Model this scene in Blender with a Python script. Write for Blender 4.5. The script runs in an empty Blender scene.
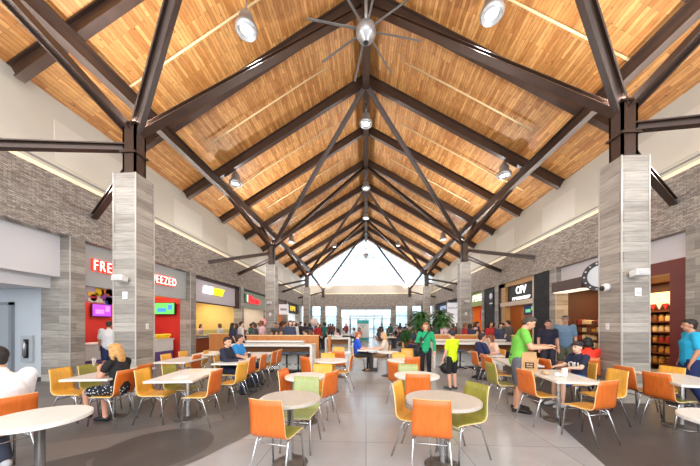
import bpy, bmesh, math, random
import numpy as np
from mathutils import Vector, Matrix
random.seed(7)
sc = bpy.context.scene
COL = sc.collection
TH = math.atan(16/272.0); CT, ST = math.cos(TH), math.sin(TH)
EYE = 1.55
R = math.radians
ORD = ['first','second','third','fourth','fifth','sixth','seventh','eighth','ninth','tenth','eleventh','twelfth']

def W(r, d):                       # metres right of / ahead of the camera's optical axis -> world X, Y
    return (r*CT - d*ST, r*ST + d*CT)

# ------------------------------------------------------------------ materials
def lin(c):
    return tuple(((v/255)/12.92 if v/255 <= .04045 else ((v/255+.055)/1.055)**2.4) for v in c) + (1,)
MATS = {}
def mat(name, rgb, rough=.5, metal=0, emit=None, es=0, vary=.0, scale=6, spec=.5, stretch=None, bump=0):
    if name in MATS: return MATS[name]
    m = bpy.data.materials.new(name); m.use_nodes = True
    nt = m.node_tree; b = nt.nodes['Principled BSDF']
    b.inputs['Base Color'].default_value = lin(rgb)
    b.inputs['Roughness'].default_value = rough
    b.inputs['Metallic'].default_value = metal
    b.inputs['Specular IOR Level'].default_value = spec
    if emit:
        b.inputs['Emission Color'].default_value = lin(emit); b.inputs['Emission Strength'].default_value = es
    if vary or bump:
        tc = nt.nodes.new('ShaderNodeTexCoord'); mp = nt.nodes.new('ShaderNodeMapping')
        nz = nt.nodes.new('ShaderNodeTexNoise'); nz.inputs['Scale'].default_value = scale; nz.inputs['Detail'].default_value = 4
        if stretch: mp.inputs['Scale'].default_value = stretch
        nt.links.new(tc.outputs['Object'], mp.inputs['Vector']); nt.links.new(mp.outputs['Vector'], nz.inputs['Vector'])
        if vary:
            rp = nt.nodes.new('ShaderNodeValToRGB')
            lo = tuple(max(0, v*(1-vary)) for v in lin(rgb)[:3]) + (1,); hi = tuple(min(1, v*(1+vary)) for v in lin(rgb)[:3]) + (1,)
            rp.color_ramp.elements[0].position = .3; rp.color_ramp.elements[1].position = .7
            rp.color_ramp.elements[0].color = lo; rp.color_ramp.elements[1].color = hi
            nt.links.new(nz.outputs['Fac'], rp.inputs['Fac']); nt.links.new(rp.outputs['Color'], b.inputs['Base Color'])
        if bump:
            bp = nt.nodes.new('ShaderNodeBump'); bp.inputs['Strength'].default_value = bump
            nt.links.new(nz.outputs['Fac'], bp.inputs['Height']); nt.links.new(bp.outputs['Normal'], b.inputs['Normal'])
    MATS[name] = m
    return m

def brickmat(name, c1, c2, mortar, bw, bh, msize, axis, streak=None, bump=.3, rough=.7, knots=False, offset=.5, mc=.5):
    """procedural courses: u runs along the surface, v across it. axis: 'wall' u=x+y v=z, 'roof' u=y v=x, 'floor' u=y v=x"""
    m = bpy.data.materials.new(name); m.use_nodes = True; nt = m.node_tree; L = nt.links.new
    b = nt.nodes['Principled BSDF']; b.inputs['Roughness'].default_value = rough
    tc = nt.nodes.new('ShaderNodeTexCoord'); sp = nt.nodes.new('ShaderNodeSeparateXYZ'); cb = nt.nodes.new('ShaderNodeCombineXYZ')
    L(tc.outputs['Object'], sp.inputs[0])
    if axis == 'wall':
        ad = nt.nodes.new('ShaderNodeMath'); ad.operation = 'ADD'
        L(sp.outputs['X'], ad.inputs[0]); L(sp.outputs['Y'], ad.inputs[1]); L(ad.outputs[0], cb.inputs['X']); L(sp.outputs['Z'], cb.inputs['Y'])
    else:
        L(sp.outputs['Y'], cb.inputs['X']); L(sp.outputs['X'], cb.inputs['Y'])
    br = nt.nodes.new('ShaderNodeTexBrick'); br.offset = offset
    for k, v in (('Scale', 1), ('Brick Width', bw), ('Row Height', bh), ('Mortar Size', msize), ('Mortar Smooth', .2), ('Bias', 0)):
        br.inputs[k].default_value = v
    br.inputs['Color1'].default_value = lin(c1); br.inputs['Color2'].default_value = lin(c2); br.inputs['Mortar'].default_value = lin(mortar)
    L(cb.outputs[0], br.inputs['Vector'])
    col = br.outputs['Color']
    mp = nt.nodes.new('ShaderNodeMapping'); mp.inputs['Scale'].default_value = streak or (3, 3, 3)
    nz = nt.nodes.new('ShaderNodeTexNoise'); nz.inputs['Scale'].default_value = 1; nz.inputs['Detail'].default_value = 6; nz.inputs['Roughness'].default_value = .65
    L(cb.outputs[0], mp.inputs['Vector']); L(mp.outputs[0], nz.inputs['Vector'])
    rp = nt.nodes.new('ShaderNodeValToRGB'); rp.color_ramp.elements[0].position = .32; rp.color_ramp.elements[1].position = .68
    g0 = 1-mc; rp.color_ramp.elements[0].color = (g0, g0, g0, 1); rp.color_ramp.elements[1].color = (1, 1, 1, 1)
    L(nz.outputs['Fac'], rp.inputs['Fac'])
    mx = nt.nodes.new('ShaderNodeMix'); mx.data_type = 'RGBA'; mx.blend_type = 'MULTIPLY'; mx.inputs[0].default_value = 1
    L(col, mx.inputs[6]); L(rp.outputs['Color'], mx.inputs[7]); col = mx.outputs[2]
    if knots:
        vo = nt.nodes.new('ShaderNodeTexVoronoi'); vo.inputs['Scale'].default_value = 1.6
        mp2 = nt.nodes.new('ShaderNodeMapping'); mp2.inputs['Scale'].default_value = (1.7, 3.2, 1); L(cb.outputs[0], mp2.inputs['Vector']); L(mp2.outputs[0], vo.inputs['Vector'])
        r2 = nt.nodes.new('ShaderNodeValToRGB'); r2.color_ramp.elements[0].position = .045; r2.color_ramp.elements[1].position = .085
        r2.color_ramp.elements[0].color = (.22, .13, .08, 1); r2.color_ramp.elements[1].color = (1, 1, 1, 1)
        L(vo.outputs['Distance'], r2.inputs['Fac'])
        m3 = nt.nodes.new('ShaderNodeMix'); m3.data_type = 'RGBA'; m3.blend_type = 'MULTIPLY'; m3.inputs[0].default_value = 1
        L(col, m3.inputs[6]); L(r2.outputs['Color'], m3.inputs[7]); col = m3.outputs[2]
    L(col, b.inputs['Base Color'])
    if bump:
        bp = nt.nodes.new('ShaderNodeBump'); bp.inputs['Strength'].default_value = bump; bp.inputs['Distance'].default_value = .02
        ad2 = nt.nodes.new('ShaderNodeMath'); ad2.operation = 'SUBTRACT'
        L(nz.outputs['Fac'], ad2.inputs[0]); L(br.outputs['Fac'], ad2.inputs[1]); L(ad2.outputs[0], bp.inputs['Height']); L(bp.outputs['Normal'], b.inputs['Normal'])
    MATS[name] = m
    return m

def glassmat(name, tint=(235, 245, 250), mixf=.12):
    m = bpy.data.materials.new(name); m.use_nodes = True; nt = m.node_tree
    nt.nodes.remove(nt.nodes['Principled BSDF'])
    t = nt.nodes.new('ShaderNodeBsdfTransparent'); t.inputs[0].default_value = lin(tint)
    g = nt.nodes.new('ShaderNodeBsdfGlossy'); g.inputs['Roughness'].default_value = .05
    x = nt.nodes.new('ShaderNodeMixShader'); x.inputs[0].default_value = mixf
    nt.links.new(t.outputs[0], x.inputs[1]); nt.links.new(g.outputs[0], x.inputs[2]); nt.links.new(x.outputs[0], nt.nodes['Material Output'].inputs[0])
    MATS[name] = m
    return m

# ------------------------------------------------------------------ mesh helpers
class MB:
    """collects shapes in one bmesh; build() links them as one mesh object"""
    def __init__(s): s.bm = bmesh.new(); s.mi = 0
    def _add(s, vs, fs):
        v = [s.bm.verts.new(p) for p in vs]
        out = []
        for f in fs:
            try:
                fc = s.bm.faces.new([v[i] for i in f]); fc.material_index = s.mi; out.append(fc)
            except ValueError: pass
        return v
    def box(s, x0, x1, y0, y1, z0, z1, M=None):
        vs = [Vector((x, y, z)) for z in (z0, z1) for y in (y0, y1) for x in (x0, x1)]
        if M: vs = [M @ v for v in vs]
        s._add(vs, [(0,2,3,1),(4,5,7,6),(0,1,5,4),(2,6,7,3),(0,4,6,2),(1,3,7,5)]); return s
    def rbox(s, x0, x1, y0, y1, z0, z1, b=.01, M=None, seg=2):
        t = bmesh.new(); q = MB.__new__(MB); q.bm = t; q.mi = s.mi; q.box(x0, x1, y0, y1, z0, z1)
        bmesh.ops.bevel(t, geom=t.edges[:], offset=b, segments=seg, affect='EDGES', profile=.5)
        s.merge(t, M); return s
    def merge(s, t, M=None):
        mp = {v: s.bm.verts.new(M @ v.co if M else v.co) for v in t.verts}
        for f in t.faces:
            try: s.bm.faces.new([mp[v] for v in f.verts]).material_index = s.mi
            except ValueError: pass
        t.free()
    def bar(s, p, q, w, h, up=(0,0,1)):
        p, q = Vector(p), Vector(q); d = (q-p); l = d.length; d.normalize()
        u = Vector(up)
        if abs(d.dot(u)) > .98: u = Vector((0,1,0))
        x = d.cross(u).normalized(); z = x.cross(d).normalized()
        M = Matrix((x, d, z)).transposed().to_4x4(); M.translation = p
        return s.box(-w/2, w/2, 0, l, -h/2, h/2, M)
    def ibeam(s, p, q, w, h, up=(0,0,1), tf=.03, tw=.03):
        p, q = Vector(p), Vector(q); d = (q-p); l = d.length; d.normalize(); u = Vector(up)
        if abs(d.dot(u)) > .98: u = Vector((0,1,0))
        x = d.cross(u).normalized(); z = x.cross(d).normalized()
        M = Matrix((x, d, z)).transposed().to_4x4(); M.translation = p
        s.box(-w/2, w/2, 0, l, -h/2, -h/2+tf, M); s.box(-w/2, w/2, 0, l, h/2-tf, h/2, M); s.box(-tw/2, tw/2, 0, l, -h/2+tf, h/2-tf, M)
        return s
    def tube(s, pts, r, n=8, caps=True):
        pts = [Vector(p) for p in pts]; rings = []
        rr = r if isinstance(r, (list, tuple)) else [r]*len(pts)
        pu = None
        for i, p in enumerate(pts):
            d = (pts[min(i+1, len(pts)-1)] - pts[max(i-1, 0)]).normalized()
            if pu is None: u = Vector((0,0,1)) if abs(d.z) < .9 else Vector((1,0,0))
            else: u = pu
            x = d.cross(u).normalized(); y = x.cross(d).normalized(); pu = y
            rings.append([s.bm.verts.new(p + (x*math.cos(a)+y*math.sin(a))*rr[i]) for a in [2*math.pi*k/n for k in range(n)]])
        for a, b in zip(rings, rings[1:]):
            for k in range(n):
                f = s.bm.faces.new((a[k], a[(k+1)%n], b[(k+1)%n], b[k])); f.material_index = s.mi; f.smooth = True
        if caps:
            for rg in (rings[0][::-1], rings[-1]):
                try: s.bm.faces.new(rg).material_index = s.mi
                except ValueError: pass
        return s
    def lathe(s, prof, n=24, c=(0,0,0), M=None, smooth=True):
        rings = []
        for r, z in prof:
            rings.append([s.bm.verts.new((M @ Vector((r*math.cos(2*math.pi*k/n), r*math.sin(2*math.pi*k/n), z)) if M else Vector((r*math.cos(2*math.pi*k/n), r*math.sin(2*math.pi*k/n), z))) + Vector(c)) for k in range(n)] if r > 1e-6
                         else [s.bm.verts.new((M @ Vector((0,0,z)) if M else Vector((0,0,z))) + Vector(c))])
        for a, b in zip(rings, rings[1:]):
            for k in range(n):
                k2 = (k+1) % n
                vs = [a[k % len(a)], a[k2 % len(a)], b[k2 % len(b)], b[k % len(b)]]
                vs = list(dict.fromkeys(vs))
                if len(vs) > 2:
                    f = s.bm.faces.new(vs); f.material_index = s.mi; f.smooth = smooth
        return s
    def ball(s, c, r, seg=12):
        t = bmesh.new(); bmesh.ops.create_uvsphere(t, u_segments=seg, v_segments=max(6, seg*2//3), radius=1)
        rx, ry, rz = r if isinstance(r, (tuple, list)) else (r, r, r)
        for f in t.faces: f.smooth = True
        M = Matrix.Translation(c) @ Matrix.Diagonal((rx, ry, rz, 1))
        mp = {v: s.bm.verts.new(M @ v.co) for v in t.verts}
        for f in t.faces:
            g = s.bm.faces.new([mp[v] for v in f.verts]); g.material_index = s.mi; g.smooth = True
        t.free(); return s
    def poly(s, pts):
        f = s.bm.faces.new([s.bm.verts.new(p) for p in pts]); f.material_index = s.mi; return s
    def prism(s, pts, ext):
        """closed outline pts (3d) extruded along ext"""
        e = Vector(ext); a = [s.bm.verts.new(p) for p in pts]; b = [s.bm.verts.new(Vector(p)+e) for p in pts]; n = len(pts)
        s.bm.faces.new(a[::-1]).material_index = s.mi; s.bm.faces.new(b).material_index = s.mi
        for i in range(n): s.bm.faces.new((a[i], a[(i+1)%n], b[(i+1)%n], b[i])).material_index = s.mi
        return s
    def build(s, name, m, parent=None, loc=None, fix=True):
        if fix: bmesh.ops.recalc_face_normals(s.bm, faces=s.bm.faces[:])
        me = bpy.data.meshes.new(name); s.bm.to_mesh(me); s.bm.free()
        for x in (m if isinstance(m, (list, tuple)) else [m]): me.materials.append(x)
        o = bpy.data.objects.new(name, me); COL.objects.link(o)
        if parent: o.parent = parent
        if loc: o.location = loc
        return o

def tag(o, label, cat, group=None, kind=None):
    if label: o['label'] = label
    if cat: o['category'] = cat
    if group: o['group'] = group
    if kind: o['kind'] = kind
    return o
def struct(name, mb, m):
    o = mb.build(name, m); o['kind'] = 'structure'; return o
def empty(name, loc=(0,0,0), rz=0, label=None, cat=None, group=None):
    o = bpy.data.objects.new(name, None); COL.objects.link(o); o.location = loc; o.rotation_euler.z = rz
    o.empty_display_size = .1
    return tag(o, label, cat, group)
def copy_tree(o, parent=None):
    c = o.copy(); COL.objects.link(c)
    if parent is not None: c.parent = parent
    for ch in list(o.children): copy_tree(ch, c)
    return c
def text_obj(name, body, size, m, parent=None, M=None, extrude=.02, shear=0, offset=0, space=1, sx=1):
    cu = bpy.data.curves.new('txt', 'FONT'); cu.body = body; cu.size = size; cu.extrude = extrude; cu.align_x = 'CENTER'; cu.align_y = 'CENTER'
    cu.shear = shear; cu.offset = offset; cu.space_character = space; cu.resolution_u = 3
    t = bpy.data.objects.new('txt', cu); COL.objects.link(t); bpy.context.view_layer.update()
    me = bpy.data.meshes.new_from_object(t.evaluated_get(bpy.context.evaluated_depsgraph_get()))
    bpy.data.objects.remove(t)
    me.transform((M or Matrix()) @ Matrix.Diagonal((sx, 1, 1, 1))); me.materials.clear(); me.materials.append(m); me.name = name
    o = bpy.data.objects.new(name, me); COL.objects.link(o)
    if parent: o.parent = parent
    return o
def wallM(side, x, y, z):
    """frame for lettering on a side wall: text reads correctly from the nave"""
    if side < 0:   # left wall, faces +X : text right = +Y
        M = Matrix(((0,0,1,x),(1,0,0,y),(0,1,0,z),(0,0,0,1)))
    else:          # right wall, faces -X : text right = -Y
        M = Matrix(((0,0,-1,x),(-1,0,0,y),(0,1,0,z),(0,0,0,1)))
    return M

# shared materials
STEEL = mat('bronze_steel', (70,52,43), .36, .2, vary=.12, scale=3)
CHROME = mat('chrome', (200,200,200), .22, .9)
WHITE = mat('white_paint', (232,232,230), .5)
BLACK = mat('black', (24,24,26), .5)
DGREY = mat('dark_grey', (62,62,66), .5)
WOOD = brickmat('plank_deck', (232,172,102), (186,120,58), (120,74,38), 1.1, .088, .004, 'roof', streak=(3.0, 14, 1), bump=.08, rough=.55, knots=True, mc=.42)
BRICK = brickmat('split_face_stone', (236,227,216), (176,166,157), (128,120,114), .15, .042, .004, 'wall', streak=(13, 22, 1), bump=.7, rough=.85, mc=.5)
TILE = brickmat('wood_look_tile', (198,191,181), (150,143,134), (128,122,115), .95, .2, .003, 'wall', streak=(1.8, 20, 1), bump=.05, rough=.45, mc=.42)
TRIMM = mat('metal_corner_trim', (205,203,198), .35, .4)
# ------------------------------------------------------------------ geometry of the hall
WX, UX = 8.05, 8.4                 # stone band plane, upper wall plane
YB, YE = -2.5, 34.3                # open end behind the camera, entrance wall
SL, RZ = .593, 12.65               # roof slope, underside of the deck at the ridge
deck = lambda x: RZ - SL*abs(x)
PIL = [6.95 + 5.1*i for i in range(6)]

# floor : pale tiled aisle, dark carpet-like areas either side with lighter and darker curves
FL = brickmat('aisle_tile', (186,187,189), (174,175,177), (146,146,146), 1.2, 1.2, .006, 'floor', streak=(.9,.9,1), bump=0, rough=.2, mc=.18, offset=0)
FD = mat('dark_floor_tile', (106,103,101), .38, vary=.14, scale=2.5)
FD2 = mat('charcoal_floor_tile', (84,81,80), .42, vary=.1, scale=3)
FM = mat('mid_grey_floor_tile', (124,120,117), .38, vary=.1, scale=2.5)
fb = MB(); fb.box(-12.5, 12.5, -5, 35.2, -.2, 0)
def spline(pts, n=8):
    out = []
    P = [pts[0]] + list(pts) + [pts[-1]]
    for i in range(1, len(P)-2):
        for k in range(n):
            t = k/n; a, b, c, d = [Vector((*p, 0)) for p in P[i-1:i+3]]
            v = .5*((2*b) + (c-a)*t + (2*a-5*b+4*c-d)*t*t + (3*b-a-3*c+d)*t**3); out.append((v.x, v.y))
    return out + [pts[-1]]
def fpoly(pts, z, mi):
    fb.mi = mi; fb.poly([(*W(r, d), z) for r, d in pts])
lb = spline([(-3.9,.2),(-2.5,2.2),(-1.83,2.99),(-1.6,3.43),(-1.42,3.9),(-1.2,5.2),(-1.05,7),(-1.0,9.5)])
fpoly(lb + [(-3.2,9.9),(-4.6,14),(-5.5,24),(-10.5,24),(-9.9,.2)], .001, 1)
rb = spline([(2.35,.6),(2.5,2.2),(2.81,2.99),(3.26,4.26),(3.62,5.27),(4.1,7.27),(4.3,9.5)])
fpoly(rb + [(4.4,14),(4.0,24),(9.5,24),(8.2,.6)], .001, 2)
fpoly([(-2.42+.62*math.cos(a), 3.45+.62*math.sin(a)) for a in [2*math.pi*k/48 for k in range(48)]], .002, 2)
arc = spline([(-5.2,3.0),(-4.0,3.55),(-3.0,4.1),(-2.1,5.0)]); arc2 = spline([(-2.0,4.55),(-2.7,3.75),(-3.3,3.2),(-4.2,2.4)])
fpoly(arc + arc2, .0015, 3)
fpoly(spline([(-4.2,2.4),(-3.3,3.2),(-2.95,3.5)]) + spline([(-3.0,3.1),(-2.75,2.7),(-2.9,1.9)]), .0016, 2)
fpoly([(-5.6+1.1*math.cos(a), 5.3+1.1*math.sin(a)) for a in [2*math.pi*k/48 for k in range(48)]], .002, 3)
struct('floor', fb, [FL, FD, FD2, FM])

# side walls
UPW = mat('upper_wall_paint', (220,217,206), .7, vary=.03, scale=.6)
PAN = mat('upper_wall_panel', (232,229,219), .6)
COVE_GLOW = mat('cove_glow_cream', (250,238,208), .6, emit=(255,236,196), es=.55)  # trim emits by itself, the spill of cove light put into its colour
GAP_SHADE = mat('shadow_gap_grey', (150,152,152), .5)  # grey strip with the shade of a wall gap put into its colour
for s, nm in ((-1, 'left'), (1, 'right')):
    X = lambda a: s*a
    def bx(m, xa, xb, *r): m.box(min(X(xa), X(xb)), max(X(xa), X(xb)), *r); return m
    struct('wall_%s' % nm, bx(MB(), WX, UX+.15, YB, YE, 3.97, 5.46), BRICK)
    struct('wall_%s_upper' % nm, bx(MB(), UX, UX+.15, YB, 35.2, 5.46, 7.72), UPW)
    t = MB()
    y = -2.45
    for k in range(9):                                     # large pale panels on the upper wall
        bx(t, UX-.02, UX-.001, y+.15, y+2.2, 5.95, 7.1); y += 4.575
    struct('wall_%s_panels' % nm, t, PAN)
    struct('trim_1' if s < 0 else 'trim_2', bx(MB(), WX+.02, WX+.12, YB, YE, 5.461, 5.57), COVE_GLOW)
    struct('trim_3' if s < 0 else 'trim_4', bx(MB(), UX-.03, UX-.001, YB, YE, 5.82, 5.86), GAP_SHADE)
    for i, p in enumerate(PIL):
        struct('wall_%s_pilaster' % nm, bx(MB(), WX, WX+(.85 if i == 0 and s < 0 else .5), p, p+.4, 0, 3.97), TILE)
        m = MB(); bx(m, WX-.006, WX+.012, p-.006, p+.012, 0, 3.97); struct('trim_5' if s < 0 else 'trim_6', m, TRIMM)
# roof deck
for s, nm in ((-1, 'left'), (1, 'right')):
    m = MB(); m.prism([(0, YB, RZ), (s*9.2, YB, deck(9.2)), (s*9.2, YB, deck(9.2)+.25), (0, YB, RZ+.25)], (0, 35.4-YB, 0))
    struct('ceiling_%s' % nm, m, WOOD)

# ------------------------------------------------------------------ steel roof frame
RAFY = [5.96 + 3.05*k for k in range(10)]
for s, nm in ((-1, 'left'), (1, 'right')):
    nx, nz = s*SL/math.hypot(1, SL), 1/math.hypot(1, SL)    # roof normal
    for k, y in enumerate(RAFY):
        off = .2
        p = Vector((s*.17 - nx*off, y, deck(.17) - nz*off)); q = Vector((s*8.38 - nx*off, y, deck(8.38) - nz*off))
        o = MB().ibeam(p, q, .2, .39, up=(nx, 0, nz), tf=.035, tw=.05).build('rafter', STEEL)
        tag(o, 'brown steel rafter under the plank roof, %s from the camera on the %s slope' % (ORD[k], nm), 'rafter', 'steel rafters')
    o = MB().ibeam((s*6.71, YB+.2, 8.02), (s*6.71, 34.2, 8.02), .22, .4, tf=.04, tw=.05).build('purlin', STEEL)
    tag(o, 'long brown steel purlin running the length of the %s roof slope' % nm, 'purlin')
tag(MB().ibeam((0, YB+.2, 12.22), (0, 34.2, 12.22), .28, .46, tf=.04, tw=.06).build('ridge_beam', STEEL), 'brown steel beam along the roof ridge', 'beam')

# sprinkler pipes across the planks
PIPE = mat('cream_pipe', (226,200,150), .45)
for s, nm in ((-1, 'left'), (1, 'right')):
    for k, y in enumerate(RAFY[:-1]):
        ym = y + 1.55; a, b = (1.7, 7.6) if k % 2 == 0 else (1.5, 6.2)
        if k == 0: a, b = 1.9, 7.2
        m = MB(); m.tube([(s*a, ym, deck(a)-.12), (s*b, ym, deck(b)-.12)], .03, 8)
        for f in (.15, .5, .85):
            x = a+(b-a)*f; m.tube([(s*x, ym, deck(x)-.12), (s*x, ym, deck(x)-.01)], .012, 6)
        o = m.build('sprinkler_pipe', PIPE)
        tag(o, 'thin cream sprinkler pipe under the planks of the %s slope, %s bay from the camera' % (nm, ORD[k]), 'pipe', 'sprinkler pipes')

# ------------------------------------------------------------------ columns with tree-like steel struts
CY = [5.96 + 9.15*i for i in range(4)]
CX, CW, CZ = 5.32, .26, 4.915
for s, nm in ((-1, 'left'), (1, 'right')):
    for i, y in enumerate(CY):
        if i < 3:
            c = empty('column', (s*CX, y, 0), 0, 'grey wood-look tiled column with branching steel struts, %s from the camera in the %s row' % (ORD[i], nm), 'column', 'tiled columns')
            MB().box(-CW, CW, -CW, CW, 0, CZ).build('shaft', TILE, c)
            for a in (-1, 1):
                for b in (-1, 1):
                    MB().box(a*CW-.01, a*CW+.01, b*CW-.01, b*CW+.01, 0, CZ+.005).build('corner_trim', TRIMM, c)
            pst = MB(); z0 = CZ
        else:
            y = 33.55
            c = empty('strut_bracket', (s*CX, y, 5.46), 0, 'branching steel bracket above the entrance wall on the %s side' % nm, 'bracket', 'steel brackets above the entrance')
            pst = MB(); z0 = 5.0
        base = 0 if i < 3 else -5.46
        pst.ibeam((0,0,z0+base), (0,0,6.08+base), .3, .3, up=(0,1,0), tf=.04, tw=.05)
        pst.ibeam((0,0,z0+base), (0,0,6.08+base), .3, .3, up=(1,0,0), tf=.04, tw=.05)
        pst.box(-.19, .19, -.19, .19, 5.42+base, 5.46+base); pst.box(-.2, .2, -.2, .2, 6.06+base, 6.1+base)
        if i == 3: pst.box(-.2, .2, -.2, .75, 5.0+base, 5.06+base)
        pst.build('steel_post', STEEL, c)
        n = Vector((0, 0, 5.9+base))
        for dy in (-3.05, 3.05):
            if i == 3 and dy > 0: continue
            e = Vector((-s*(CX-.1), dy, 12.02+base)); MB().ibeam(n + (e-n).normalized()*.12, e, .17, .2, up=(1,0,0), tf=.028, tw=.03).build('strut', STEEL, c)
        for dy in (-2.05, 2.05):
            if i == 3 and dy > 0: continue
            e = Vector((s*(6.71-CX), dy, 7.86+base)); MB().ibeam(n + (e-n).normalized()*.12, e, .17, .2, up=(1,0,0), tf=.028, tw=.03).build('strut', STEEL, c)
        for dy, zz in ((-1.65, 5.62), (1.65, 5.3)):
            if i == 3 and dy > 0: continue
            e = Vector((s*(WX-CX), dy, 4.76+base)); p = Vector((0, 0, zz+base)); MB().ibeam(p + (e-p).normalized()*.12, e, .15, .16, up=(0,0,1), tf=.025, tw=.03).build('strut', STEEL, c)

# ------------------------------------------------------------------ lamps, fans
ALU = mat('spun_aluminium', (176,178,180), .35, .6)
LENS = mat('lamp_lens', (255,250,235), .3, emit=(255,246,228), es=9)
def highbay(x, y, z, lab, top):
    t = empty('pendant_light', (x, y, z), 0, lab, 'lamp', 'high-bay pendant lamps')
    hs_ = MB().lathe([(0,.62),(.08,.62),(.1,.52),(.17,.5),(.2,.42),(.2,.2),(.29,.17),(.3,.06),(.27,.05),(.26,.0),(.24,.0),(.24,.06),(0,.08)], 24).build('housing', ALU, t)
    MB().lathe([(0,.04),(.1,.045),(.14,.06),(0,.07)], 24).build('lens', LENS, hs_)
    MB().tube([(0,0,.6),(0,0,top-z)], .018, 6).build('rod', ALU, t)
    l = bpy.data.lights.new('lamp', 'SPOT'); l.energy = 170; l.spot_size = R(140); l.spot_blend = .6; l.shadow_soft_size = .2; l.color = (.97,.98,1)
    o = bpy.data.objects.new('lamp_light', l); COL.objects.link(o); o.location = (x, y, z-.06)
for s, nm in ((-1, 'left'), (1, 'right')):
    highbay(s*3.35, 7.45, 9.75, 'silver pendant lamp nearest the camera on the %s roof slope' % nm, deck(3.35))
    highbay(s*6.14, 12.0+.5, 8.15, 'silver pendant lamp beside the second column from the camera, %s side, low on the slope' % nm, deck(6.14))
    highbay(s*6.0, 21.6, 8.15, 'silver pendant lamp low on the %s slope, far down the hall' % nm, deck(6.0))
    highbay(s*3.3, 28.6, 9.75, 'silver pendant lamp high on the %s slope near the entrance gable' % nm, deck(3.3))
highbay(0, 12.9, 11.0, 'silver pendant lamp hanging on the ridge just behind the near fan', 12.0)
highbay(0, 19.0, 11.0, 'silver pendant lamp hanging at mid ridge', 12.0)
highbay(0, 24.3, 11.0, 'silver pendant lamp hanging on the ridge, farthest down the hall', 12.0)
FANM = mat('fan_grey', (120,116,112), .4, .5)
def fan(y, z, lab, L):
    t = empty('ceiling_fan', (0, y, z), 0, lab, 'fan')
    MB().lathe([(0,-.26),(.07,-.25),(.1,-.16),(.25,-.1),(.31,.04),(.29,.2),(.2,.3),(.09,.34),(0,.34)], 28).build('hub', ALU, t)
    MB().lathe([(0,-.29),(.06,-.285),(.085,-.25),(0,-.24)], 20).build('lens', BLACK, t)
    MB().tube([(0,0,.3),(0,0,12.0-z)], .05, 10).build('rod', ALU, t)
    for k in range(8):
        a = 2*math.pi*(k+.3)/8; M = Matrix.Rotation(a, 4, 'Z') @ Matrix.Translation((0,0,.14)) @ Matrix.Rotation(R(12), 4, 'X')
        MB().rbox(.22, L, -.035, .035, -.008, .008, .006, M, 1).build('blade', FANM, t)
fan(8.45, 10.55, 'large grey fan with a round hub under the ridge, nearest the camera', 1.8)
fan(30.4, 9.2, 'small-looking grey fan under the ridge in front of the bright gable', 1.5)

# ------------------------------------------------------------------ entrance wall
GL = glassmat('clear_glass'); FRM = mat('pale_window_frame', (205,208,208), .4); ENDW = mat('entrance_grey', (150,148,146), .6)
struct('wall_back', MB().box(-UX, UX, YE, YE+.9, 3.97, 5.46), BRICK)
struct('wall_back_upper', MB().box(-UX, UX, YE+.6, YE+.8, 5.46, 6.68), mat('cream_wall', (226,220,208), .7))
struct('trim_7', MB().box(-UX, UX, YE+.02, YE+.12, 5.461, 5.57), COVE_GLOW)
for x in (-7.2, -5.5, -3.45, 3.45, 5.5, 7.2):
    struct('wall_back_pier', MB().box(x-.3, x+.3, YE, YE+.6, 0, 3.97), TILE)
struct('wall_back_lintel', MB().box(-3.15, 3.15, YE-.05, YE+.5, 3.5, 3.97), ENDW)
# gable glazing
g = MB()
for x in [-7.35+1.05*k for k in range(15)]: g.box(x-.035, x+.035, YE+.62, YE+.74, 6.68, deck(x)-.02)
for z in (7.6, 8.9, 10.2, 11.4):
    hw = (RZ-z)/SL - .02
    g.box(-min(hw, UX), min(hw, UX), YE+.64, YE+.72, z-.03, z+.03)
struct('window_1_frame', g, FRM)
struct('window_1', MB().prism([(-8.38, YE+.68, 6.69), (8.38, YE+.68, 6.69), (8.38, YE+.68, deck(8.38)-.01), (0, YE+.68, RZ-.01), (-8.38, YE+.68, deck(8.38)-.01)], (0,.012,0)), GL)
# entrance doors and side windows
def glazed(name, x0, x1, z0, z1, y, nv, hs, fw=.06):
    f = MB()
    for k in range(nv+1):
        x = x0 + (x1-x0)*k/nv; f.box(x-fw/2, x+fw/2, y, y+.1, z0, z1)
    for z in [z0, z1] + list(hs): f.box(x0, x1, y+.01, y+.09, z-fw/2, z+fw/2)
    struct(name + '_frame', f, FRM)
    struct(name, MB().box(x0, x1, y+.045, y+.055, z0, z1), GL)
glazed('window_2', -3.15, 3.15, 2.32, 3.5, YE+.2, 6, [])
for k, (a, b) in enumerate([(-3.15,-2.0),(-2.0,-1.0),(-1.0,0),(0,1.0),(1.0,2.0),(2.0,3.15)]):
    glazed('door_%d' % (k+1), a, b, 0, 2.32, YE+.2, 1, [1.05], .1)
for k, (a, b) in enumerate([(-8.05,-7.5),(-6.9,-5.8),(-5.2,-3.75),(3.75,5.2),(5.8,6.9),(7.5,8.05)]):
    glazed('window_%d' % (k+3), a, b, 0, 3.97, YE+.3, 1, [1.2, 2.7], .09)
# vestibule portal seen through the doors
v = MB(); v.box(-2.2, -2.0, YE+1.6, YE+2.4, 0, 2.6); v.box(2.0, 2.2, YE+1.6, YE+2.4, 0, 2.6); v.box(-2.2, 2.2, YE+1.6, YE+2.4, 2.6, 2.85)
struct('wall_vestibule', v, WHITE)
PAVE = mat('pale_paving', (205,205,200), .8, vary=.06, scale=1)
struct('floor_outside', MB().box(-40, 40, 35.2, 90, -.22, -.02), PAVE)
for k, x in enumerate((-9, 0, 9)):
    o = MB().box(x-4, x+4, 52, 58, -.02, 3.2+k*.5).build('outside_building', mat('pale_facade', (210,218,218), .8, vary=.05, scale=.4))
    tag(o, 'pale hazy building outside the entrance glass, %s' % ('left of the doors', 'behind the doors', 'right of the doors')[k], 'building')
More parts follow.
